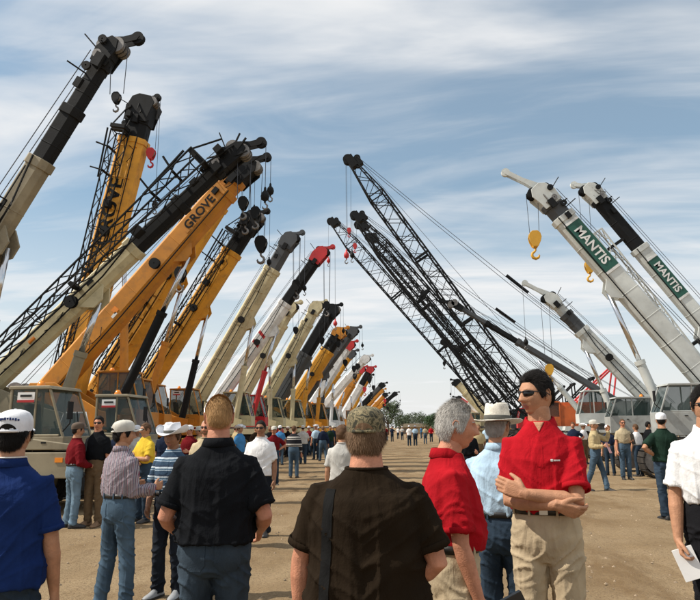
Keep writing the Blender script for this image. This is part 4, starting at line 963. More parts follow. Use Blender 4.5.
    for h, k, a in zip(HP, KN, AN):
        q = B(1, .55); a2 = a + Vector((0, 0, -.035)); P_.poly([h + Vector((0, 0, .03)), h.lerp(k, .25), h.lerp(k, .6), k, k.lerp(a, .4), k.lerp(a, .8), a2], [.052 * U * q, .053 * U * q, .045 * U * q, .040 * U * q, .039 * U * q, .037 * U * q, .0375 * U * q], 18)
    pm = remesh(P_, vx * 1.05, 4 if lvl else 2, 'trousers')
    if lvl:
        def fp(c, n):
            k = gs(c.z - .27 * U, .08) * .8 + gs(c.z - .07 * U, .06) * 1.5 + gs(c.z - .47 * U, .07) * .9 + .35
            if c.z > .57 * U: k *= .2
            a = 1 - abs(noise.noise((c.x * 7 + sd, c.y * 7, c.z * 15 + c.x * 8 + c.y * 5))); b = 1 - abs(noise.noise((c.x * 14, c.y * 14 + sd, c.z * 2.5)))
            return fold * (k * .013 * (a ** 8 - .2) + .006 * (b ** 9 - .2) * (.4 if c.z > .57 * U else 1))
        displace(pm, fp)
    pm.materials.append(pants); po = link('trousers', pm, root)
    if lvl == 2 and pockets:
        for s in (-1, 1):
            patch(pm, (s * .052 * U, -.12, .515 * U), (1, 0, 0), (0, 0, 1), .135, .15, .004, 6, 8, lambda b: 1 if b > -.25 else 1 - (-.25 - b) * 1.6).build('back_pocket', pants, po, auto=True)
    # ---- shirt
    lo = (.595 if tuck else (hem or .515)) * U; S_ = MB()
    if tuck: prof = [(lo / U, .091, .066), (.62, .099, .073), (.65, .101, .074), (.70, .103, .075), (.745, .105, .074), (.778, .102, .066), (.802, .090, .057), (.822, .070, .051), (.840, .051, .046), (.855, .041, .042)]
    else: prof = [(lo / U, .112, .083), (.56, .108, .080), (.61, .104, .076), (.66, .103, .075), (.71, .105, .076), (.748, .106, .075), (.780, .103, .067), (.803, .091, .057), (.822, .070, .051), (.840, .051, .046), (.855, .041, .042)]
    S_.loft([sup(B(w, 1.0 if z < .74 else .6) * U * (shoulders if z > .72 else 1), B(d, 1.0 if z < .8 else .5) * U + belly * .5 * gs(z - .62, .075), z * U, belly * .5 * gs(z - .62, .075), 32, 2.5) for z, w, d in prof])
    for i, s in enumerate((-1, 1)):
        S0, E, Wp, hd, pn, cu = A[i]; q = B(1, .5); st = S0 + Vector((-s * .055, 0, .004))
        if sleeve == 'short': pts = [st, S0, S0.lerp(E, .3), S0.lerp(E, .60), S0.lerp(E, .80)]; rr = [.030, .0345, .0375, .0385, .0395]
        else: pts = [st, S0, S0.lerp(E, .35), S0.lerp(E, .75), E, E.lerp(Wp, .3), E.lerp(Wp, .7), E.lerp(Wp, .95)]; rr = [.030, .0345, .0365, .035, .034, .033, .029, .024]
        S_.poly(pts, [r * U * q for r in rr], 18)
    sm = remesh(S_, vx, 4 if lvl else 2, 'shirt')
    if lvl:
        def fs_(c, n):
            zz = c.z / U; k = .45 + .75 * sstep(.76, .64, zz) + .5 * gs(abs(c.x) / U - .12, .02)
            if zz > .81: k *= .45
            ax = abs(c.x); d = 0; t1 = c.z * .80 - ax * .60; s1 = c.z * .60 + ax * .80
            a = 1 - abs(noise.noise((c.x * 10 + sd, c.y * 10, c.z * 1.3)))
            g_ = 1 - abs(noise.noise((t1 * 13 + sd, s1 * 2.0, c.y * 2.5 + math.copysign(5, c.x))))
            e = 1 - abs(noise.noise((t1 * 8 + sd, s1 * 1.2 + 7, math.copysign(3, c.y) + c.x * 1.5)))
            if tuck: d = .012 * gs(zz - .635, .03) * ((1 - abs(noise.noise((c.x * 12, c.y * 12 + sd, c.z * 5)))) ** 3 - .35)
            return fold * (k * (.009 * (a ** 8 - .22) + .006 * (g_ ** 10 - .18) + .009 * (e ** 11 - .16)) + d)
        displace(sm, fs_)
    sm.materials.append(shirt); sho = link('shirt', sm, root)
    if collar and lvl:
        cm_ = MB(); n = 30; gap = R(20); rg = []
        for k in range(n + 1):
            a = math.pi / 2 + gap + (2 * math.pi - 2 * gap) * k / n; c, s = math.cos(a), math.sin(a); fr = max(0, s); q = B(1, .35)
            t1 = (.0385 * U * q * c, .039 * U * q * s - .004, (.869 - .020 * fr) * U); m1 = (.043 * U * q * c, .0435 * U * q * s - .004, (.867 - .020 * fr) * U)
            b1 = (.052 * U * q * c, .052 * U * q * s - .002, (.842 - .026 * fr) * U); b2 = (.044 * U * q * c, .045 * U * q * s - .002, (.838 - .026 * fr) * U)
            rg.append([t1, m1, b1, b2])
        cm_.loft(rg); cm_.build('collar', collar, sho, True)
        if lvl == 2:
            if openneck: patch(sm, (0, .14, .838 * U), (-1, 0, 0), (0, 0, 1), .060, .055, .003, 6, 6, lambda b: max(.05, b + .5)).build('open_neck', skin, sho, True)
            if piping:
                MB().poly([Vector(r[1]) + Vector((0, 0, .003)) for r in rg], .0035, 5).build('collar_piping', WHT, sho, True)
            try: patch(sm, (0, .12 + belly, .755 * U), (-1, 0, 0), (0, 0, 1), .030, .12, .0015, 2, 8).build('placket', collar, sho, auto=True)
            except Exception: pass
    if not collar and lvl:
        nr_ = MB(); rg = [Vector(p) for p in sup(.0415 * U * B(1, .6) + .002, .0425 * U * B(1, .5) + .002, .853 * U, 0, 28, 2.3)]; nr_.poly(rg + rg[:2], .0075, 8); nr_.build('neck_rib', shirt, sho, True)
    if strap: patch(sm, (-.155, -.2, .66 * U), (1, 0, 0), (.04, 0, 1), .045, .29 * U, .005, 3, 24).build('shoulder_strap', cloth('black_webbing', (.009, .009, .009)), root, auto=True)
    if logo: 
        for dx, w_, h_ in ((-.062, .013, .013), (-.088, .034, .008)):
            patch(sm, (dx, .13, .742 * U), (-1, 0, 0), (0, 0, 1), w_, h_, .004, 3, 2).build('chest_emblem', WHT, sho)
    if sleeve == 'short' and lvl == 2:
        for i in (0, 1):
            S0, E = A[i][0], A[i][1]; u = (E - S0).normalized(); q = B(1, .5)
            c = MB(); a = S0.lerp(E, .80); rr = .0395 * U * q
            n1 = u.orthogonal().normalized(); n2 = u.cross(n1); rg = []
            for k in range(20):
                an = 2 * math.pi * k / 20; dv = n1 * math.cos(an) + n2 * math.sin(an)
                rg.append([a - u * .024 + dv * (rr + .0015), a - u * .022 + dv * (rr + .0045), a + u * .003 + dv * (rr + .0045), a + u * .004 + dv * (rr - .006)])
            c.loft(rg + [rg[0]], False); c.build('sleeve_hem', shirt, sho, True)
    if belt and tuck:
        b = MB(); rg = []
        for zc, o in ((.588, .001), (.588, .006), (.610, .006), (.610, .001)): rg.append([Vector(p) for p in sup((B(.0905, 1.0) * U + o + .004), (B(.0645, 1.0) * U + o + .004 + belly * .17), zc * U, belly * .19, 36, 2.35)])
        b.loft(rg + [rg[0]], False); bo = b.build('belt', belt, root, True)
        k = MB(); k.box((0, B(.0645, 1.0) * U + .012 + belly * .36, .599 * U), (.045, .01, .036)); k.build('buckle', BUCK, bo)
        if lvl == 2:
            for a in (-2.5, -1.9, -1.2, -.6, .5, 1.2, 1.9, 2.6):
                w, d = B(.0905, 1.0) * U + .010, B(.0645, 1.0) * U + .010 + belly * .17; c, s = math.cos(a), math.sin(a); e = 2 / 2.35
                l = MB(); l.box((w * math.copysign(abs(c) ** e, c), d * math.copysign(abs(s) ** e, s) + belly * .19, .599 * U), (.012, .012, .052), rz=a); l.build('belt_loop', pants, po)
    # ---- shoes
    for i in (0, 1):
        q = ft[i]; M_ = Matrix.Translation((q[0], q[1], 0)) @ Matrix.Rotation(-q[2], 4, 'Z'); s_ = MB(M_); k = U / 1.76
        s_.loft([[(x * w, y, z) for x, z in ((-1, 0.0), (-1, .25 * h), (-.8, .75 * h), (-.35, h), (.35, h), (.8, .75 * h), (1, .25 * h), (1, 0.0))] for y, w, h in [(a * k, b * k, c * k) for a, b, c in ((-.105, .018, .05), (-.10, .032, .075), (-.06, .04, .10), (-.01, .04, .105), (.04, .041, .085), (.09, .047, .062), (.14, .046, .05), (.175, .034, .04), (.19, .015, .028))]])
        so2 = s_.build('shoe', shoes, root, True)
        if lvl == 2:
            t = MB(M_); t.loft([[(-w, y, -.006), (-w, y, .022), (w, y, .022), (w, y, -.006)] for y, w in [(a * k, (b + .004) * k) for a, b in ((-.108, .018), (-.10, .033), (-.04, .041), (.09, .048), (.15, .045), (.195, .016))]]); t.build('sole', SHB if shoes is not SHW else mat('sole_grey', (.35, .34, .32), .7), so2)
    # ---- hair
    if hair:
        st, hm, th = hair; off = []; vs = []
        for j, la in enumerate(lats):
            for i, lo_ in enumerate(lons):
                c = hco[j * nl + i]; mk = sstep(-.008, .012, c.z - zline(st, lo_)) * ((1 - sstep(.028, .045, c.z)) if hat else 1); nrm = Vector((c.x / .076 ** 2, c.y / .097 ** 2, c.z / .118 ** 2)).normalized()
                t = th * (.80 + .45 * noise.noise(c * 24 + Vector((sd, 0, 0))) + (.15 * noise.noise(c * 70))) * (1 + .5 * max(0, c.z / .118))
                vs.append(HM @ (c + nrm * (t * mk - .006 * (1 - mk)))); off.append(mk)
        h = MB(); h.add(vs, hf)
        if lvl == 2:
            r2 = random.Random(5); n_ = 6500; cnt = 0
            up_ = HM.to_3x3()
            while cnt < n_:
                f = hf[r2.randrange(len(hf))]
                if off[f[0]] < .5: continue
                a, b, d = (Vector(vs[f[k]]) for k in (0, 1, 2)); u, v = r2.random(), r2.random()
                pt = a + (b - a) * u + (d - b) * v; c0 = hco[f[0]]
                nr = (up_ @ Vector((c0.x / .0058, c0.y / .0094, c0.z / .0139))).normalized()
                dn = up_ @ Vector((.5 * c0.x / .07, -.6 if c0.z > .03 else -.25, -.35 if c0.z > .06 else -.9)); dn = (dn - nr * dn.dot(nr)).normalized()
                dv = (dn + nr * (r2.uniform(.05, .30) + (.38 if c0.z > .05 else 0)) + Vector((r2.gauss(0, .2), r2.gauss(0, .2), r2.gauss(0, .2)))).normalized(); sdv = dv.cross(nr).normalized() * .0011
                L2 = th * r2.uniform(.9, 1.9) + .007; h.add([pt - sdv, pt + sdv, pt + dv * L2], [(0, 1, 2)]); cnt += 1
        me = bpy.data.meshes.new('hair'); me.from_pydata(h.v, [], h.f); me.shade_smooth(); me.materials.append(hm); link('hair', me, root)
    # ---- hats and glasses
    if hat:
        kind, hm = hat[0], hat[1]; n = 40 if lvl == 2 else 20
        if kind == 'cap':
            fl = hat[2] if len(hat) > 2 else 1
            M_ = HM @ Matrix.Translation((0, -.006, .040)) @ Matrix.Rotation(R(5), 4, 'X'); c = MB(M_)
            pr = [(1.0, -.012), (1.01, .012), (1.0, .038), (.93, .062), (.78, .081), (.55, .093), (.28, .099), (.02, .101)]
            c.lathe([(r * .1, z) for r, z in pr], axis='z', n=n, sx=.88, sy=1.08); co = c.build('cap', hm, root, True)
            v = MB(M_); rows = []
            for j in range(5):
                t = j / 4; row = []
                for i in range(13):
                    a = R(-62 + 124 * i / 12); rx, ry = .088, .108
                    x = rx * math.sin(a) * (1 - .04 * t); y = ry * math.cos(a) + .075 * t * math.cos(a) ** .6 * 1.0; row.append(Vector((x, y * fl, -.008 + .012 * t - .20 * x * x / .09 - .012 * t * t)))
                rows.append(row)
            vv = [p for r in rows for p in r] + [p + Vector((0, 0, -.004)) for r in rows for p in r]; ff = []
            for j in range(4):
                for i in range(12): a = j * 13 + i; ff += [(a, a + 1, a + 14, a + 13), (65 + a, 65 + a + 13, 65 + a + 14, 65 + a + 1)]
            for i in range(12): ff.append((52 + i, 53 + i, 118 + i, 117 + i))
            v.add(vv, ff); v.build('visor', hat[3] if len(hat) > 3 else hm, co, True)
            b = MB(M_); b.ball((0, 0, .101), .008, 8, 5, (1, 1, .5)); b.build('button', hm, co, True)
            if lvl == 2:
                q = MB(M_); a0 = []
                for i in range(13):
                    a = math.pi * i / 12; x = .046 * math.cos(a); z = -.012 + .046 * math.sin(a); yy = -.1085 * math.sqrt(max(0, 1 - (x / .09) ** 2)) * (1 - max(0, z - .03) * 1.6); a0.append((x, yy, z))
                a1 = [(x, y - .0025, z) for x, y, z in a0]; cc = [(0, -.106, .0), (0, -.1105, .0)]
                q.add(a0 + a1 + cc, [(13 + i, 14 + i, 27) for i in range(12)] + [(i, 13 + i, 14 + i, i + 1) for i in range(12)]); q.build('back_opening', hair[1] if hair else H_BRN, co)
                s2 = MB(M_); s2.poly([(x * 1.02, -.1085 * math.sqrt(max(0, 1 - (x / .092) ** 2)) - .004, -.004) for x in (-.05, -.03, 0, .03, .05)], .0075, 6); s2.build('strap', hm, co, True)
                if len(hat) > 4:
                    s3 = MB(M_)
                    for i in range(9):
                        a = R(-34 + 68 * i / 8); s3.box((.085 * math.sin(a), -.1065 * math.cos(a), .047 + .012 * math.cos(a * 2)), (.008, .006, .009 + .004 * (i % 2)), rz=a); 
                    s3.build('embroidery', hat[4], co)
        else:
            cow = kind == 'cowboy'; M_ = HM @ Matrix.Translation((0, -.004, .045)) @ Matrix.Rotation(R(-2 if not cow else 4), 4, 'X'); c = MB(M_)
            H2 = .118 if not cow else .105; vs, ff = [], []; K_ = 12
            prof = [(1.0, 0), (.99, .25), (.965, .5), (.93, .75), (.88, .92), (.78, 1.0), (.6, .985), (.35, .94), (.02, .92)]
            for r, z in prof:
                for k in range(n):
                    a = 2 * math.pi * k / n; x, y = .086 * r * math.cos(a), .106 * r * math.sin(a); zz = z * H2
                    if z > .7:
                        if cow: zz -= .03 * gs(x, .025) * sstep(.7, 1, z) - .01 * gs(abs(x) - .045, .02)
                        else: zz -= .016 * gs(x, .02) * sstep(.7, 1, z) + .018 * sstep(.02, .1, y) * gs(x, .05)
                    vs.append((x * (1 - .12 * sstep(.3, 1, z) * sstep(.0, .1, y)), y, zz))
            for i in range(len(prof) - 1):
                for k in range(n): k2 = (k + 1) % n; ff.append((i * n + k, i * n + k2, (i + 1) * n + k2, (i + 1) * n + k))
            c.add(vs, ff); co = c.build('hat', hm, root, True)
            br = MB(M_); vs, ff = [], []; rows = [(1.0, 0), (1.2, .2), (1.45, .5), (1.7, .8), (1.86, 1.0)]
            for lay in (0, -.005):
                for r, t in rows:
                    for k in range(n):
                        a = 2 * math.pi * k / n; x, y = .086 * r * math.cos(a) * (1.06 if t else 1), .106 * r * math.sin(a); cz = math.cos(a) ** 2; sy_ = math.sin(a)
                        z = (.085 * cz * t * t - .012 * t * (1 - cz)) if cow else (-.014 * t + .022 * t * t * cz - .006 * t * sy_)
                        if cow: x *= 1 - .10 * t * cz
                        vs.append((x, y, z + lay))
            m_ = len(rows)
            for l_ in (0, 1):
                for i in range(m_ - 1):
                    for k in range(n): k2 = (k + 1) % n; o = l_ * m_ * n; ff.append((o + i * n + k, o + i * n + k2, o + (i + 1) * n + k2, o + (i + 1) * n + k))
            for k in range(n): k2 = (k + 1) % n; ff.append(((m_ - 1) * n + k, (m_ - 1) * n + k2, (2 * m_ - 1) * n + k2, (2 * m_ - 1) * n + k))
            br.add(vs, ff); br.build('brim', hm, co, True)
            bd = MB(M_); bd.lathe([(.1, .002), (.1025, .004), (.102, .030), (.0985, .032)], axis='z', n=n, sx=.865, sy=1.065); bd.build('hat_band', hat[2], co, True)
    if glasses and lvl:
        g = []
        top = glasses == 'top'; M_ = HM if not top else HM @ Matrix.Translation((0, -.022, .042)) @ Matrix.Rotation(R(24), 4, 'X')
        fr = MB(M_); gm = glasses[1] if isinstance(glasses, tuple) else LEA
        if top: gm = mat('white_frame', (.75, .75, .74), .3)
        hf_ = [(.082, -.022, -.004), (.083, .0, .008), (.071, .060, .014), (.058, .081, .018), (.040, .094, .0195), (.02, .1005, .0195), (.008, .104, .016)]
        fr.poly(hf_ + [(0, .106, .014)] + [(-x, y, z) for x, y, z in hf_[::-1]], .003, 6); fo = fr.build('sunglasses', gm, root)
        for s in (-1, 1):
            ln = MB(M_); rg = []
            for k in range(7):
                x = s * (.008 + .049 * k / 6); y = .099 - .42 * (abs(x) - .008) ** 2 / .055 - .006 * (k / 6) ** 3 * 3; hh = (.0175 if not top else .008) * (1 - .25 * (k / 6) ** 2)
                rg.append([(x, y, .007 + hh * .75), (x, y + .003, .007 + hh * .7), (x, y + .003, .007 - hh), (x, y, .007 - hh)])
            ln.loft(rg); ln.build('lens', LENS, fo, True)
    PEOPLE.append(root); HANDPOS[root.name] = A
    return root
def in_person(root, p):
    return root.matrix_basis @ Vector(p)
# ------------------------------------------------------------------ the people in the aisle
C_BLUE = cloth('royal_blue_jacket', (.010, .026, .105)); C_BLACK = cloth('black_pique', (.008, .009, .011)); C_BROWN = cloth('dark_brown_jersey', (.016, .0102, .0056))
C_RED = cloth('red_pique', (.37, .008, .015)); C_RED2 = cloth('crimson_pique', (.34, .008, .014)); C_LBLUE = cloth('pale_blue_chambray', (.40, .55, .68)); C_WHITE = cloth('white_pique', (.74, .74, .74))
C_YEL = cloth('yellow_pique', (.66, .45, .045)); C_GREEN = cloth('dark_green_jersey', (.014, .032, .022)); C_TANS = cloth('tan_workshirt', (.45, .36, .20)); C_KHS = cloth('khaki_shirt', (.42, .35, .23))
C_DRED = cloth('dark_red_shirt', (.14, .008, .012)); C_NAVY = cloth('navy_shirt', (.015, .022, .045)); C_GREY = cloth('pale_grey_shirt', (.46, .45, .42)); C_MBLUE = cloth('bright_blue_shirt', (.06, .22, .46))
S_VERT = striped('pinstriped_shirt', 0, [(0, (.27, .24, .26)), (.3, (.10, .05, .09)), (.42, (.31, .29, .31)), (.62, (.22, .08, .12)), (.72, (.33, .31, .33)), (.88, (.09, .08, .13))], 18)
S_HOR = striped('blue_striped_polo', 2, [(0, (.035, .07, .12)), (.42, (.36, .46, .55)), (.52, (.05, .11, .18)), (.66, (.50, .58, .64)), (.84, (.03, .05, .09))], 11)
S_BAND = striped('dark_shirt_pale_bands', 2, [(0, (.02, .02, .025)), (.35, (.5, .48, .44)), (.5, (.03, .03, .03)), (.62, (.5, .48, .44)), (.8, (.02, .02, .025))], 4.2)
CAPW = cloth('cap_white', (.70, .71, .74)); CAPC = cloth('cap_offwhite', (.55, .53, .47)); STRAW = mat('straw_weave', (.74, .70, .60), .8, 0, .18, 40, .5, 220); BAND = cloth('hat_band_grey', (.10, .10, .09)); FELT = cloth('white_felt', (.72, .73, .76)); NAVC = cloth('navy_thread', (.03, .05, .16))
def camo():
    m = bpy.data.materials.new('camouflage_cloth'); m.use_nodes = True; t = m.node_tree; n = t.nodes; l = t.links; b = n['Principled BSDF']; b.inputs['Roughness'].default_value = .9
    c = n.new('ShaderNodeTexCoord'); z = n.new('ShaderNodeTexNoise'); z.inputs['Scale'].default_value = 34; z.inputs['Detail'].default_value = 3; z.inputs['Distortion'].default_value = .8; l.new(c.outputs['Object'], z.inputs[0])
    r = n.new('ShaderNodeValToRGB'); r.color_ramp.interpolation = 'CONSTANT'; e = r.color_ramp.elements
    for i in range(3): e.new(.5)
    for i, (p, q) in enumerate(((0, (.03, .028, .016)), (.42, (.10, .085, .045)), (.49, (.22, .18, .10)), (.56, (.055, .05, .026)), (.63, (.17, .13, .07)))): e[i].position = p; e[i].color = (*q, 1)
    l.new(z.outputs[0], r.inputs[0]); l.new(r.outputs[0], b.inputs['Base Color']); return m
CAMO = camo()
XL = ((.22, .38, -.90), (-.88, .42, .12), (-.80, .30, .55), (-.1, -1, 0), .22)      # upper crossing forearm
XR = ((.22, .30, -.93), (-.88, .42, -.04), (-.85, .1, -.5), (0, -1, .2), .4)
FG = 'visitors standing in the foreground'; MG = 'visitors standing by the crane rows'; BG = 'visitors farther down the aisle'
pBlue = person('man in royal blue jacket and white cap with arched back opening, seen from behind', 13, 440, 3.25, 1.69, 14, C_BLUE, JEAND, arms=('rest', 'rest'), tuck=False, hair=('short', H_BLK, .014), hat=('cap', CAPW, 1, CAPW, NAVC), collar=C_BLUE, piping=True, bulk=1.12, group=FG, sleeve='short', hem=.50)
pStr = person('man in pinstriped shirt, faded jeans, white trainers and off-white cap with back turned', 123, 430, 6.15, 1.70, -28, S_VERT, JEAN, SHW, arms=('bent', 'bent'), sleeve='long', hair=('short', H_BLK, .010), hat=('cap', CAPC), belt=LEA, bulk=1.03, hy=-25, group=FG, pockets=True, feet=((-.09, -.05, -.1), (.12, .08, .35)), collar=S_VERT)
person('man in dark red shirt and light jeans with brown cap, beside the tan cab', 77, 436, 10.9, 1.72, -40, C_DRED, JEANL, SHB, arms=('fwd', 'fwd'), sleeve='long', hair=('short', H_BLK, .010), hat=('cap', mat('cap_brown', (.10, .07, .05), .9)), belt=LEA, lvl=1, bulk=1.06, group=MG)
person('man in black shirt, brown trousers and sunglasses facing the man in dark red', 99, 424, 11.1, 1.84, 170, C_BLACK, BRNP, SHT, arms=('rest', 'rest'), hair=('short', H_BLK, .012), glasses=True, lvl=1, group=MG, collar=C_BLACK, hy=20, skin=SKINR)
person('man in yellow polo with arms crossed and sunglasses', 146, 434, 11.6, 1.72, 148, C_YEL, JEAND, SHB, arms=(XL, XR), hair=('short', H_BRN, .012), glasses=True, lvl=1, group=MG, collar=C_YEL, hy=-10, bulk=1.1, belly=.03)
person('man in white cowboy hat, blue striped polo and dark jeans', 174, 434, 6.6, 1.66, 172, S_HOR, JEANK, SHG, arms=('fwd', 'pocket'), hair=('short', H_BRN, .010), hat=('cowboy', FELT, BAND), group=FG, collar=S_HOR, skin=SKIND, hp=-8, tuck=True, belt=LEA, beard=None)
pBlond = person('ginger-haired man in black polo with sunglasses pushed up, seen from behind', 219, 418, 3.75, 1.79, 6, C_BLACK, denim('denim_ink', (.036, .052, .070)), SHB, arms=(((.34, -.12, -.93), (-.10, .90, -.45)), ((.36, -.10, -.93), (-.22, .90, -.40))), hair=('cropped', H_BLOND, .006), glasses='top', hy=14, bulk=1.12, tuck=False, group=FG, collar=C_BLACK, pockets=True, skin=SKINR, chub=.5, hem=.553)
person('bald bearded man in pale shirt with dark sunglasses, half hidden by the black polo', 207, 429, 9.3, 1.74, 176, C_KHS, JEAND, SHB, hair=('fringe', H_GREY, .006), glasses=True, lvl=1, beard=H_GBR, skin=SKINR, group=MG, bulk=1.1)
person('man in white t-shirt and sunglasses walking up the aisle', 261, 432, 10.3, 1.74, 178, C_WHITE, JEANK, SHB, arms=('rest', 'rest'), hair=('short', H_BLK, .010), glasses=True, lvl=1, tuck=False, group=MG, skin=SKIND, bulk=1.08)
pBrown = person('heavy man in dark brown t-shirt and camouflage cap, seen from behind', 366, 435, 2.95, 1.695, -2, C_BROWN, JEAND, SHB, arms=(((.34, .06, -.94), (.04, .10, -1)), ((.36, -.05, -.93), (-.70, .52, -.50))), tuck=False, hair=('long', H_GBR, .014), hat=('cap', CAMO, 1), bulk=1.42, belly=.07, chub=.9, skin=SKINR, group=FG, hem=.47, fold=1.3, strap=True, shoulders=1.02)
pGrey = person('grey-haired man in crimson polo and khaki trousers, in profile', 446, 426, 3.45, 1.745, -80, C_RED2, KHA, SHB, arms=('rest', ((.12, .04, -1), (-.04, .30, -.95))), hair=('long', H_GREY, .011), bulk=1.04, belly=.04, group=FG, collar=C_RED2, belt=LEA, skin=SKINR, hy=-6, hp=-4, hfwd=.03, openneck=True, chub=.3)
person('man in pale blue long-sleeved shirt and cream straw hat with dark band, seen from behind', 497, 424, 4.7, 1.73, -14, C_LBLUE, JEAND, SHB, arms=('bent', 'fwd'), sleeve='long', tuck=True, hair=('short', H_GREY, .010), hat=('straw', STRAW, BAND), group=FG, bulk=1.18, collar=C_LBLUE, hy=-15, belt=LEA)
pTall = person('tall dark-haired man in red polo with crossed arms, sunglasses and khaki trousers', 538, 397, 3.95, 1.915, 166, C_RED, KHA, SHB,
  arms=(((.06, .42, -.90), (-.92, .34, .14), (-.92, -.12, .32), (0, -1, 0), .22), ((.06, .30, -.95), (-.90, .40, .0), (-.9, -.2, -.35), (0, -.8, .5), .5)), hair=('short', H_BLK, .012), glasses=True, hy=-44, group=FG, collar=C_RED, belt=LEA, logo=True, bulk=1.0, skin=SKIN, shoulders=.93, openneck=True)
pWhite = person('man in white polo and black trousers with dark sunglasses', 706, 412, 4.75, 1.88, 168, C_WHITE, BLKP, SHB, arms=('rest', ((.20, .02, -1), (.06, .22, -1), (-.1, .3, -1), (-1, .1, 0), .7)), hair=('short', H_BLK, .012), glasses=True, group=FG, collar=C_WHITE, openneck=True, bulk=1.12, belt=None, skin=SKIN)
person('man in dark green t-shirt and white cap with hand on hip, back turned', 661, 420, 12.6, 1.86, 8, C_GREEN, JEAND, SHB, arms=('hip', 'rest'), tuck=False, hair=('short', H_BLK, .010), hat=('cap', CAPW), lvl=1, group=MG, hy=-25, bulk=1.08, hem=.54)
pTan = person('man in tan shirt, pale cap and jeans striding along with papers', 593, 423, 18.0, 1.80, -120, C_TANS, JEAN, SHB, arms=('up', 'bent'), sleeve='long', hair=('short', H_GBR, .01), hat=('cap', CAPC), lvl=1, group=MG, feet=((-.08, .24, 0), (.08, -.26, 0)))
pKha = person('man in khaki shirt, jeans and sunglasses with a black folder', 622, 421, 21.5, 1.83, 182, C_KHS, JEAN, SHB, arms=('bent', 'rest'), hair=('cropped', H_BRN, .008), glasses=True, lvl=1, group=MG, skin=SKINR)
person('man in navy shirt and white cap behind the khaki shirt', 608, 436, 23.0, 1.62, 150, C_NAVY, JEAND, hat=('cap', CAPW), lvl=0, group=MG)
person('man in white shirt partly behind the khaki shirt', 636, 431, 22.6, 1.66, 30, C_WHITE, JEAND, lvl=0, group=MG)
person('person in pale grey shirt walking close before the camouflage cap', 342, 438, 9.6, 1.66, 2, C_GREY, JEAND, hair=('long', H_BRN, .02), lvl=1, tuck=False, group=MG)
mid = [('man in bright blue shirt and white cap walking down the aisle', 280, 30, 1.76, 4, C_MBLUE, JEAN, ('cap', CAPW)), ('man in dark shirt with pale chest bands walking away', 294, 22.5, 1.74, 2, S_BAND, JEAN, None),
 ('man in black jacket just behind the blue shirt', 270, 27, 1.74, 190, C_BLACK, JEAND, None), ('man in grey shirt beside the banded shirt', 303, 31, 1.78, 10, C_GREY, JEAND, ('cap', CAPC)),
 ('man in white cowboy hat and checked blue shirt in the crowd', 316, 35, 1.78, 170, C_LBLUE, JEAND, ('cowboy', FELT, BAND)), ('man in navy shirt before the cream crane', 323, 33, 1.74, 30, C_NAVY, JEAN, None),
 ('man in dark green shirt beside the navy shirt', 330, 36, 1.74, 200, C_GREEN, JEAND, None), ('man in dark red shirt by the crane fronts', 309, 40, 1.74, 150, C_DRED, JEAND, ('cap', CAPW)),
 ('man in black shirt with pale cap by the crane fronts', 288, 38, 1.74, 90, C_BLACK, JEAND, ('cap', CAPC)), ('man in brown shirt at the foot of the red crane', 256, 30, 1.72, 200, C_BROWN, JEAND, None),
 ('man in tan shirt at the foot of the cream cranes', 298, 48, 1.76, 20, C_TANS, BRNP, None), ('man in white shirt beyond the crowd', 337, 52, 1.76, 0, C_WHITE, JEAND, ('cap', CAPW)),
 ('man in dark shirt with white cap between yellow polo and cowboy hat', 166, 15.5, 1.72, 180, C_NAVY, JEAND, ('cap', CAPW)), ('man in dark red shirt behind the cowboy hat', 190, 16, 1.7, 160, C_DRED, JEAND, ('cap', CAPW)),
 ('man in off-white shirt and cap behind the pinstriped shirt', 137, 14.5, 1.70, 200, C_GREY, JEAND, ('cap', CAPW)), ('man in black shirt under the yellow cranes', 225, 18, 1.70, 180, C_BLACK, JEAND, None),
 ('man in red shirt behind the white t-shirt', 274, 19.5, 1.70, 200, C_DRED, JEAND, ('cap', CAPC)), ('man in grey shirt near the far cranes', 346, 46, 1.75, 180, C_GREY, JEAND, None),
 ('man in white shirt in the pair at the aisle end', 409, 60, 1.78, 0, C_WHITE, JEAND, ('cap', CAPW)), ('man in pale blue shirt in the pair at the aisle end', 415, 60.5, 1.78, 5, C_LBLUE, JEAND, ('cap', CAPW)),
 ('man in grey-green shirt standing alone past the far pair', 425, 66, 1.76, 0, C_KHS, JEAN, None), ('man in red shirt at the aisle end beyond the pair', 431, 74, 1.75, 180, C_RED2, JEAND, None),
 ('person in dark clothes near the round tree', 392, 78, 1.74, 180, C_NAVY, JEAND, None), ('person in red shirt near the round tree', 386, 84, 1.74, 20, C_DRED, JEAN, None), ('person in white shirt near the tan shed', 398, 96, 1.76, 180, C_WHITE, JEAND, ('cap', CAPW)),
 ('man in black shirt between the grey hair and the straw hat', 466, 14.5, 1.70, 180, C_BLACK, JEANK, None), ('man in olive yellow shirt under the far lattices', 478, 24, 1.74, 190, C_TANS, BRNP, None),
 ('man in dark clothes near the far lattices', 472, 30, 1.74, 20, C_BLACK, JEAND, None), ('man in dark grey shirt beside the orange crane', 573, 27, 1.76, 160, C_NAVY, JEAND, None),
 ('man in brown shirt before the first tan cab', 46, 14.2, 1.70, 200, C_BROWN, JEAND, None)]
AR = [('rest', 'rest'), ('bent', 'rest'), ('rest', 'pocket'), ('fwd', 'fwd'), ('hip', 'rest'), ('walk_f', 'walk_b')]
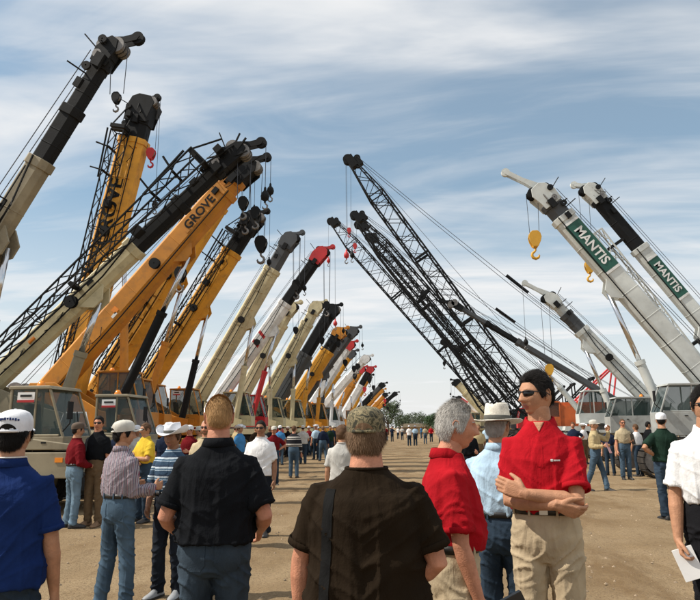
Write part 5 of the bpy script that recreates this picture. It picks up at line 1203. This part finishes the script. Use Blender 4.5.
for i, (lb, px, Y, H, yw, sh, pa, ht) in enumerate(mid):
    person(lb, px, 428, Y, H, yw, sh, pa, SHB, AR[i % 6], lvl=1 if Y < 20 else 0, hair=('short', [H_BLK, H_BRN, H_GBR][i % 3], .011), hat=ht, tuck=i % 3 != 0, sleeve='long' if i % 4 == 1 else 'short', bulk=[1.0, 1.12, 1.05, 1.2][i % 4], skin=[SKIN, SKINR, SKIND][i % 3], group=BG,
           feet=((-.09, .2, 0), (.09, -.2, 0)) if i % 6 == 5 else None, glasses=(i % 3 == 0))
shirts = [('grey', C_GREY), ('navy', C_NAVY), ('white', C_WHITE), ('blue', C_MBLUE), ('brown', C_BROWN), ('black', C_BLACK), ('tan', C_TANS), ('pale blue', C_LBLUE)]
spots = [(262, 24, 'by the red crane'), (318, 44, 'before the cream cranes'), (325, 50, 'before the dark booms'), (333, 43, 'at the crowd edge'), (312, 54, 'deep in the left crowd'), (341, 60, 'below the charcoal boom'), (349, 66, 'below the white booms'), (356, 72, 'past the white booms'), (363, 80, 'near the far orange booms'), (240, 21, 'under the yellow cranes'), (236, 26, 'before the cream crane front'),
 (440, 70, 'under the steep lattices'), (446, 60, 'beside the far pale crane'), (486, 40, 'before the lattice tracks'), (583, 30, 'by the pale grey tracks'), (648, 24, 'close to the glazed cab'), (402, 88, 'midway to the shed'), (421, 100, 'beside the tan shed'), (200, 17, 'among the yellow crane wheels'), (118, 14.8, 'beside the tan carrier'), (62, 15.5, 'behind the dark red shirt')]
for i, (px, Y, wh) in enumerate(spots):
    nm, sh = shirts[i * 3 % 8]; ht = [None, ('cap', CAPW), None, ('cap', CAPC), ('cowboy', FELT, BAND)][i % 5]
    person('visitor in %s shirt%s standing %s' % (nm, '' if ht is None else ' and pale cap' if ht[0] == 'cap' else ' and white hat', wh), px, 428, Y, 1.68 + .02 * (i * 7 % 6), (i * 67) % 360, sh, [JEAND, JEAN, BRNP, JEANK][i % 4], SHB, AR[(i + 2) % 5], lvl=1 if Y < 18 else 0,
           hair=('short', [H_BLK, H_BRN, H_GBR][i % 3], .011), hat=ht, tuck=i % 2 == 0, bulk=[1.05, 1.15, 1.0][i % 3], skin=[SKIN, SKINR, SKIND][i % 3], group=BG)
# ---- things held in hands
def held(name, root, side, label, cat, size, off, rot, m, edge=None):
    S0, E, Wp, hd, pn, cu = HANDPOS[root.name][side]; c = Wp + hd * .085
    p = root.matrix_basis @ (c + Vector(off)); o = MB(); o.box((0, 0, 0), size); ob = o.build(name, m, None, bevel=.002); ob.location = p
    ob.rotation_euler = (rot[0], rot[1], rot[2] + root.rotation_euler.z); tag(ob, label, cat)
    q = MB()
    for i in range(3): q.box((0, size[1] * .1 * (i - 1), 0), (size[0] * .985, size[1] * .06, size[2] * .985))
    if edge:
        e = MB(); e.box((0, -size[1] * .5 - .001, 0), (size[0] * .8, .002, size[2] * .5)); e.build('printed_sheet', edge, ob)
    return ob
PAPER = mat('white_paper', (.76, .75, .73), .7, 0, .05, 6); PINK = mat('pink_paper', (.60, .33, .33), .7)
bpy.context.view_layer.update()
held('catalogue', pWhite, 1, 'white folded catalogue held in the right hand of the white polo man', 'booklet', (.13, .012, .20), (-.03, .03, -.06), (R(10), R(18), R(10)), PAPER, mat('faint_print', (.58, .58, .6), .7))
held('folder', pGrey, 1, 'black folder held low by the grey-haired man', 'folder', (.03, .33, .24), (-.02, .08, -.06), (R(25), 0, 0), LEA)
held('folder', pKha, 0, 'black folder in the hand of the khaki shirt man', 'folder', (.03, .24, .32), (.03, .0, .05), (0, R(8), 0), LEA)
held('paper', pTan, 1, 'pink sheet of paper carried by the man in tan shirt', 'paper', (.21, .006, .28), (.0, .03, -.05), (R(20), 0, 0), PINK)

bpy.data.scenes.remove(TMP)
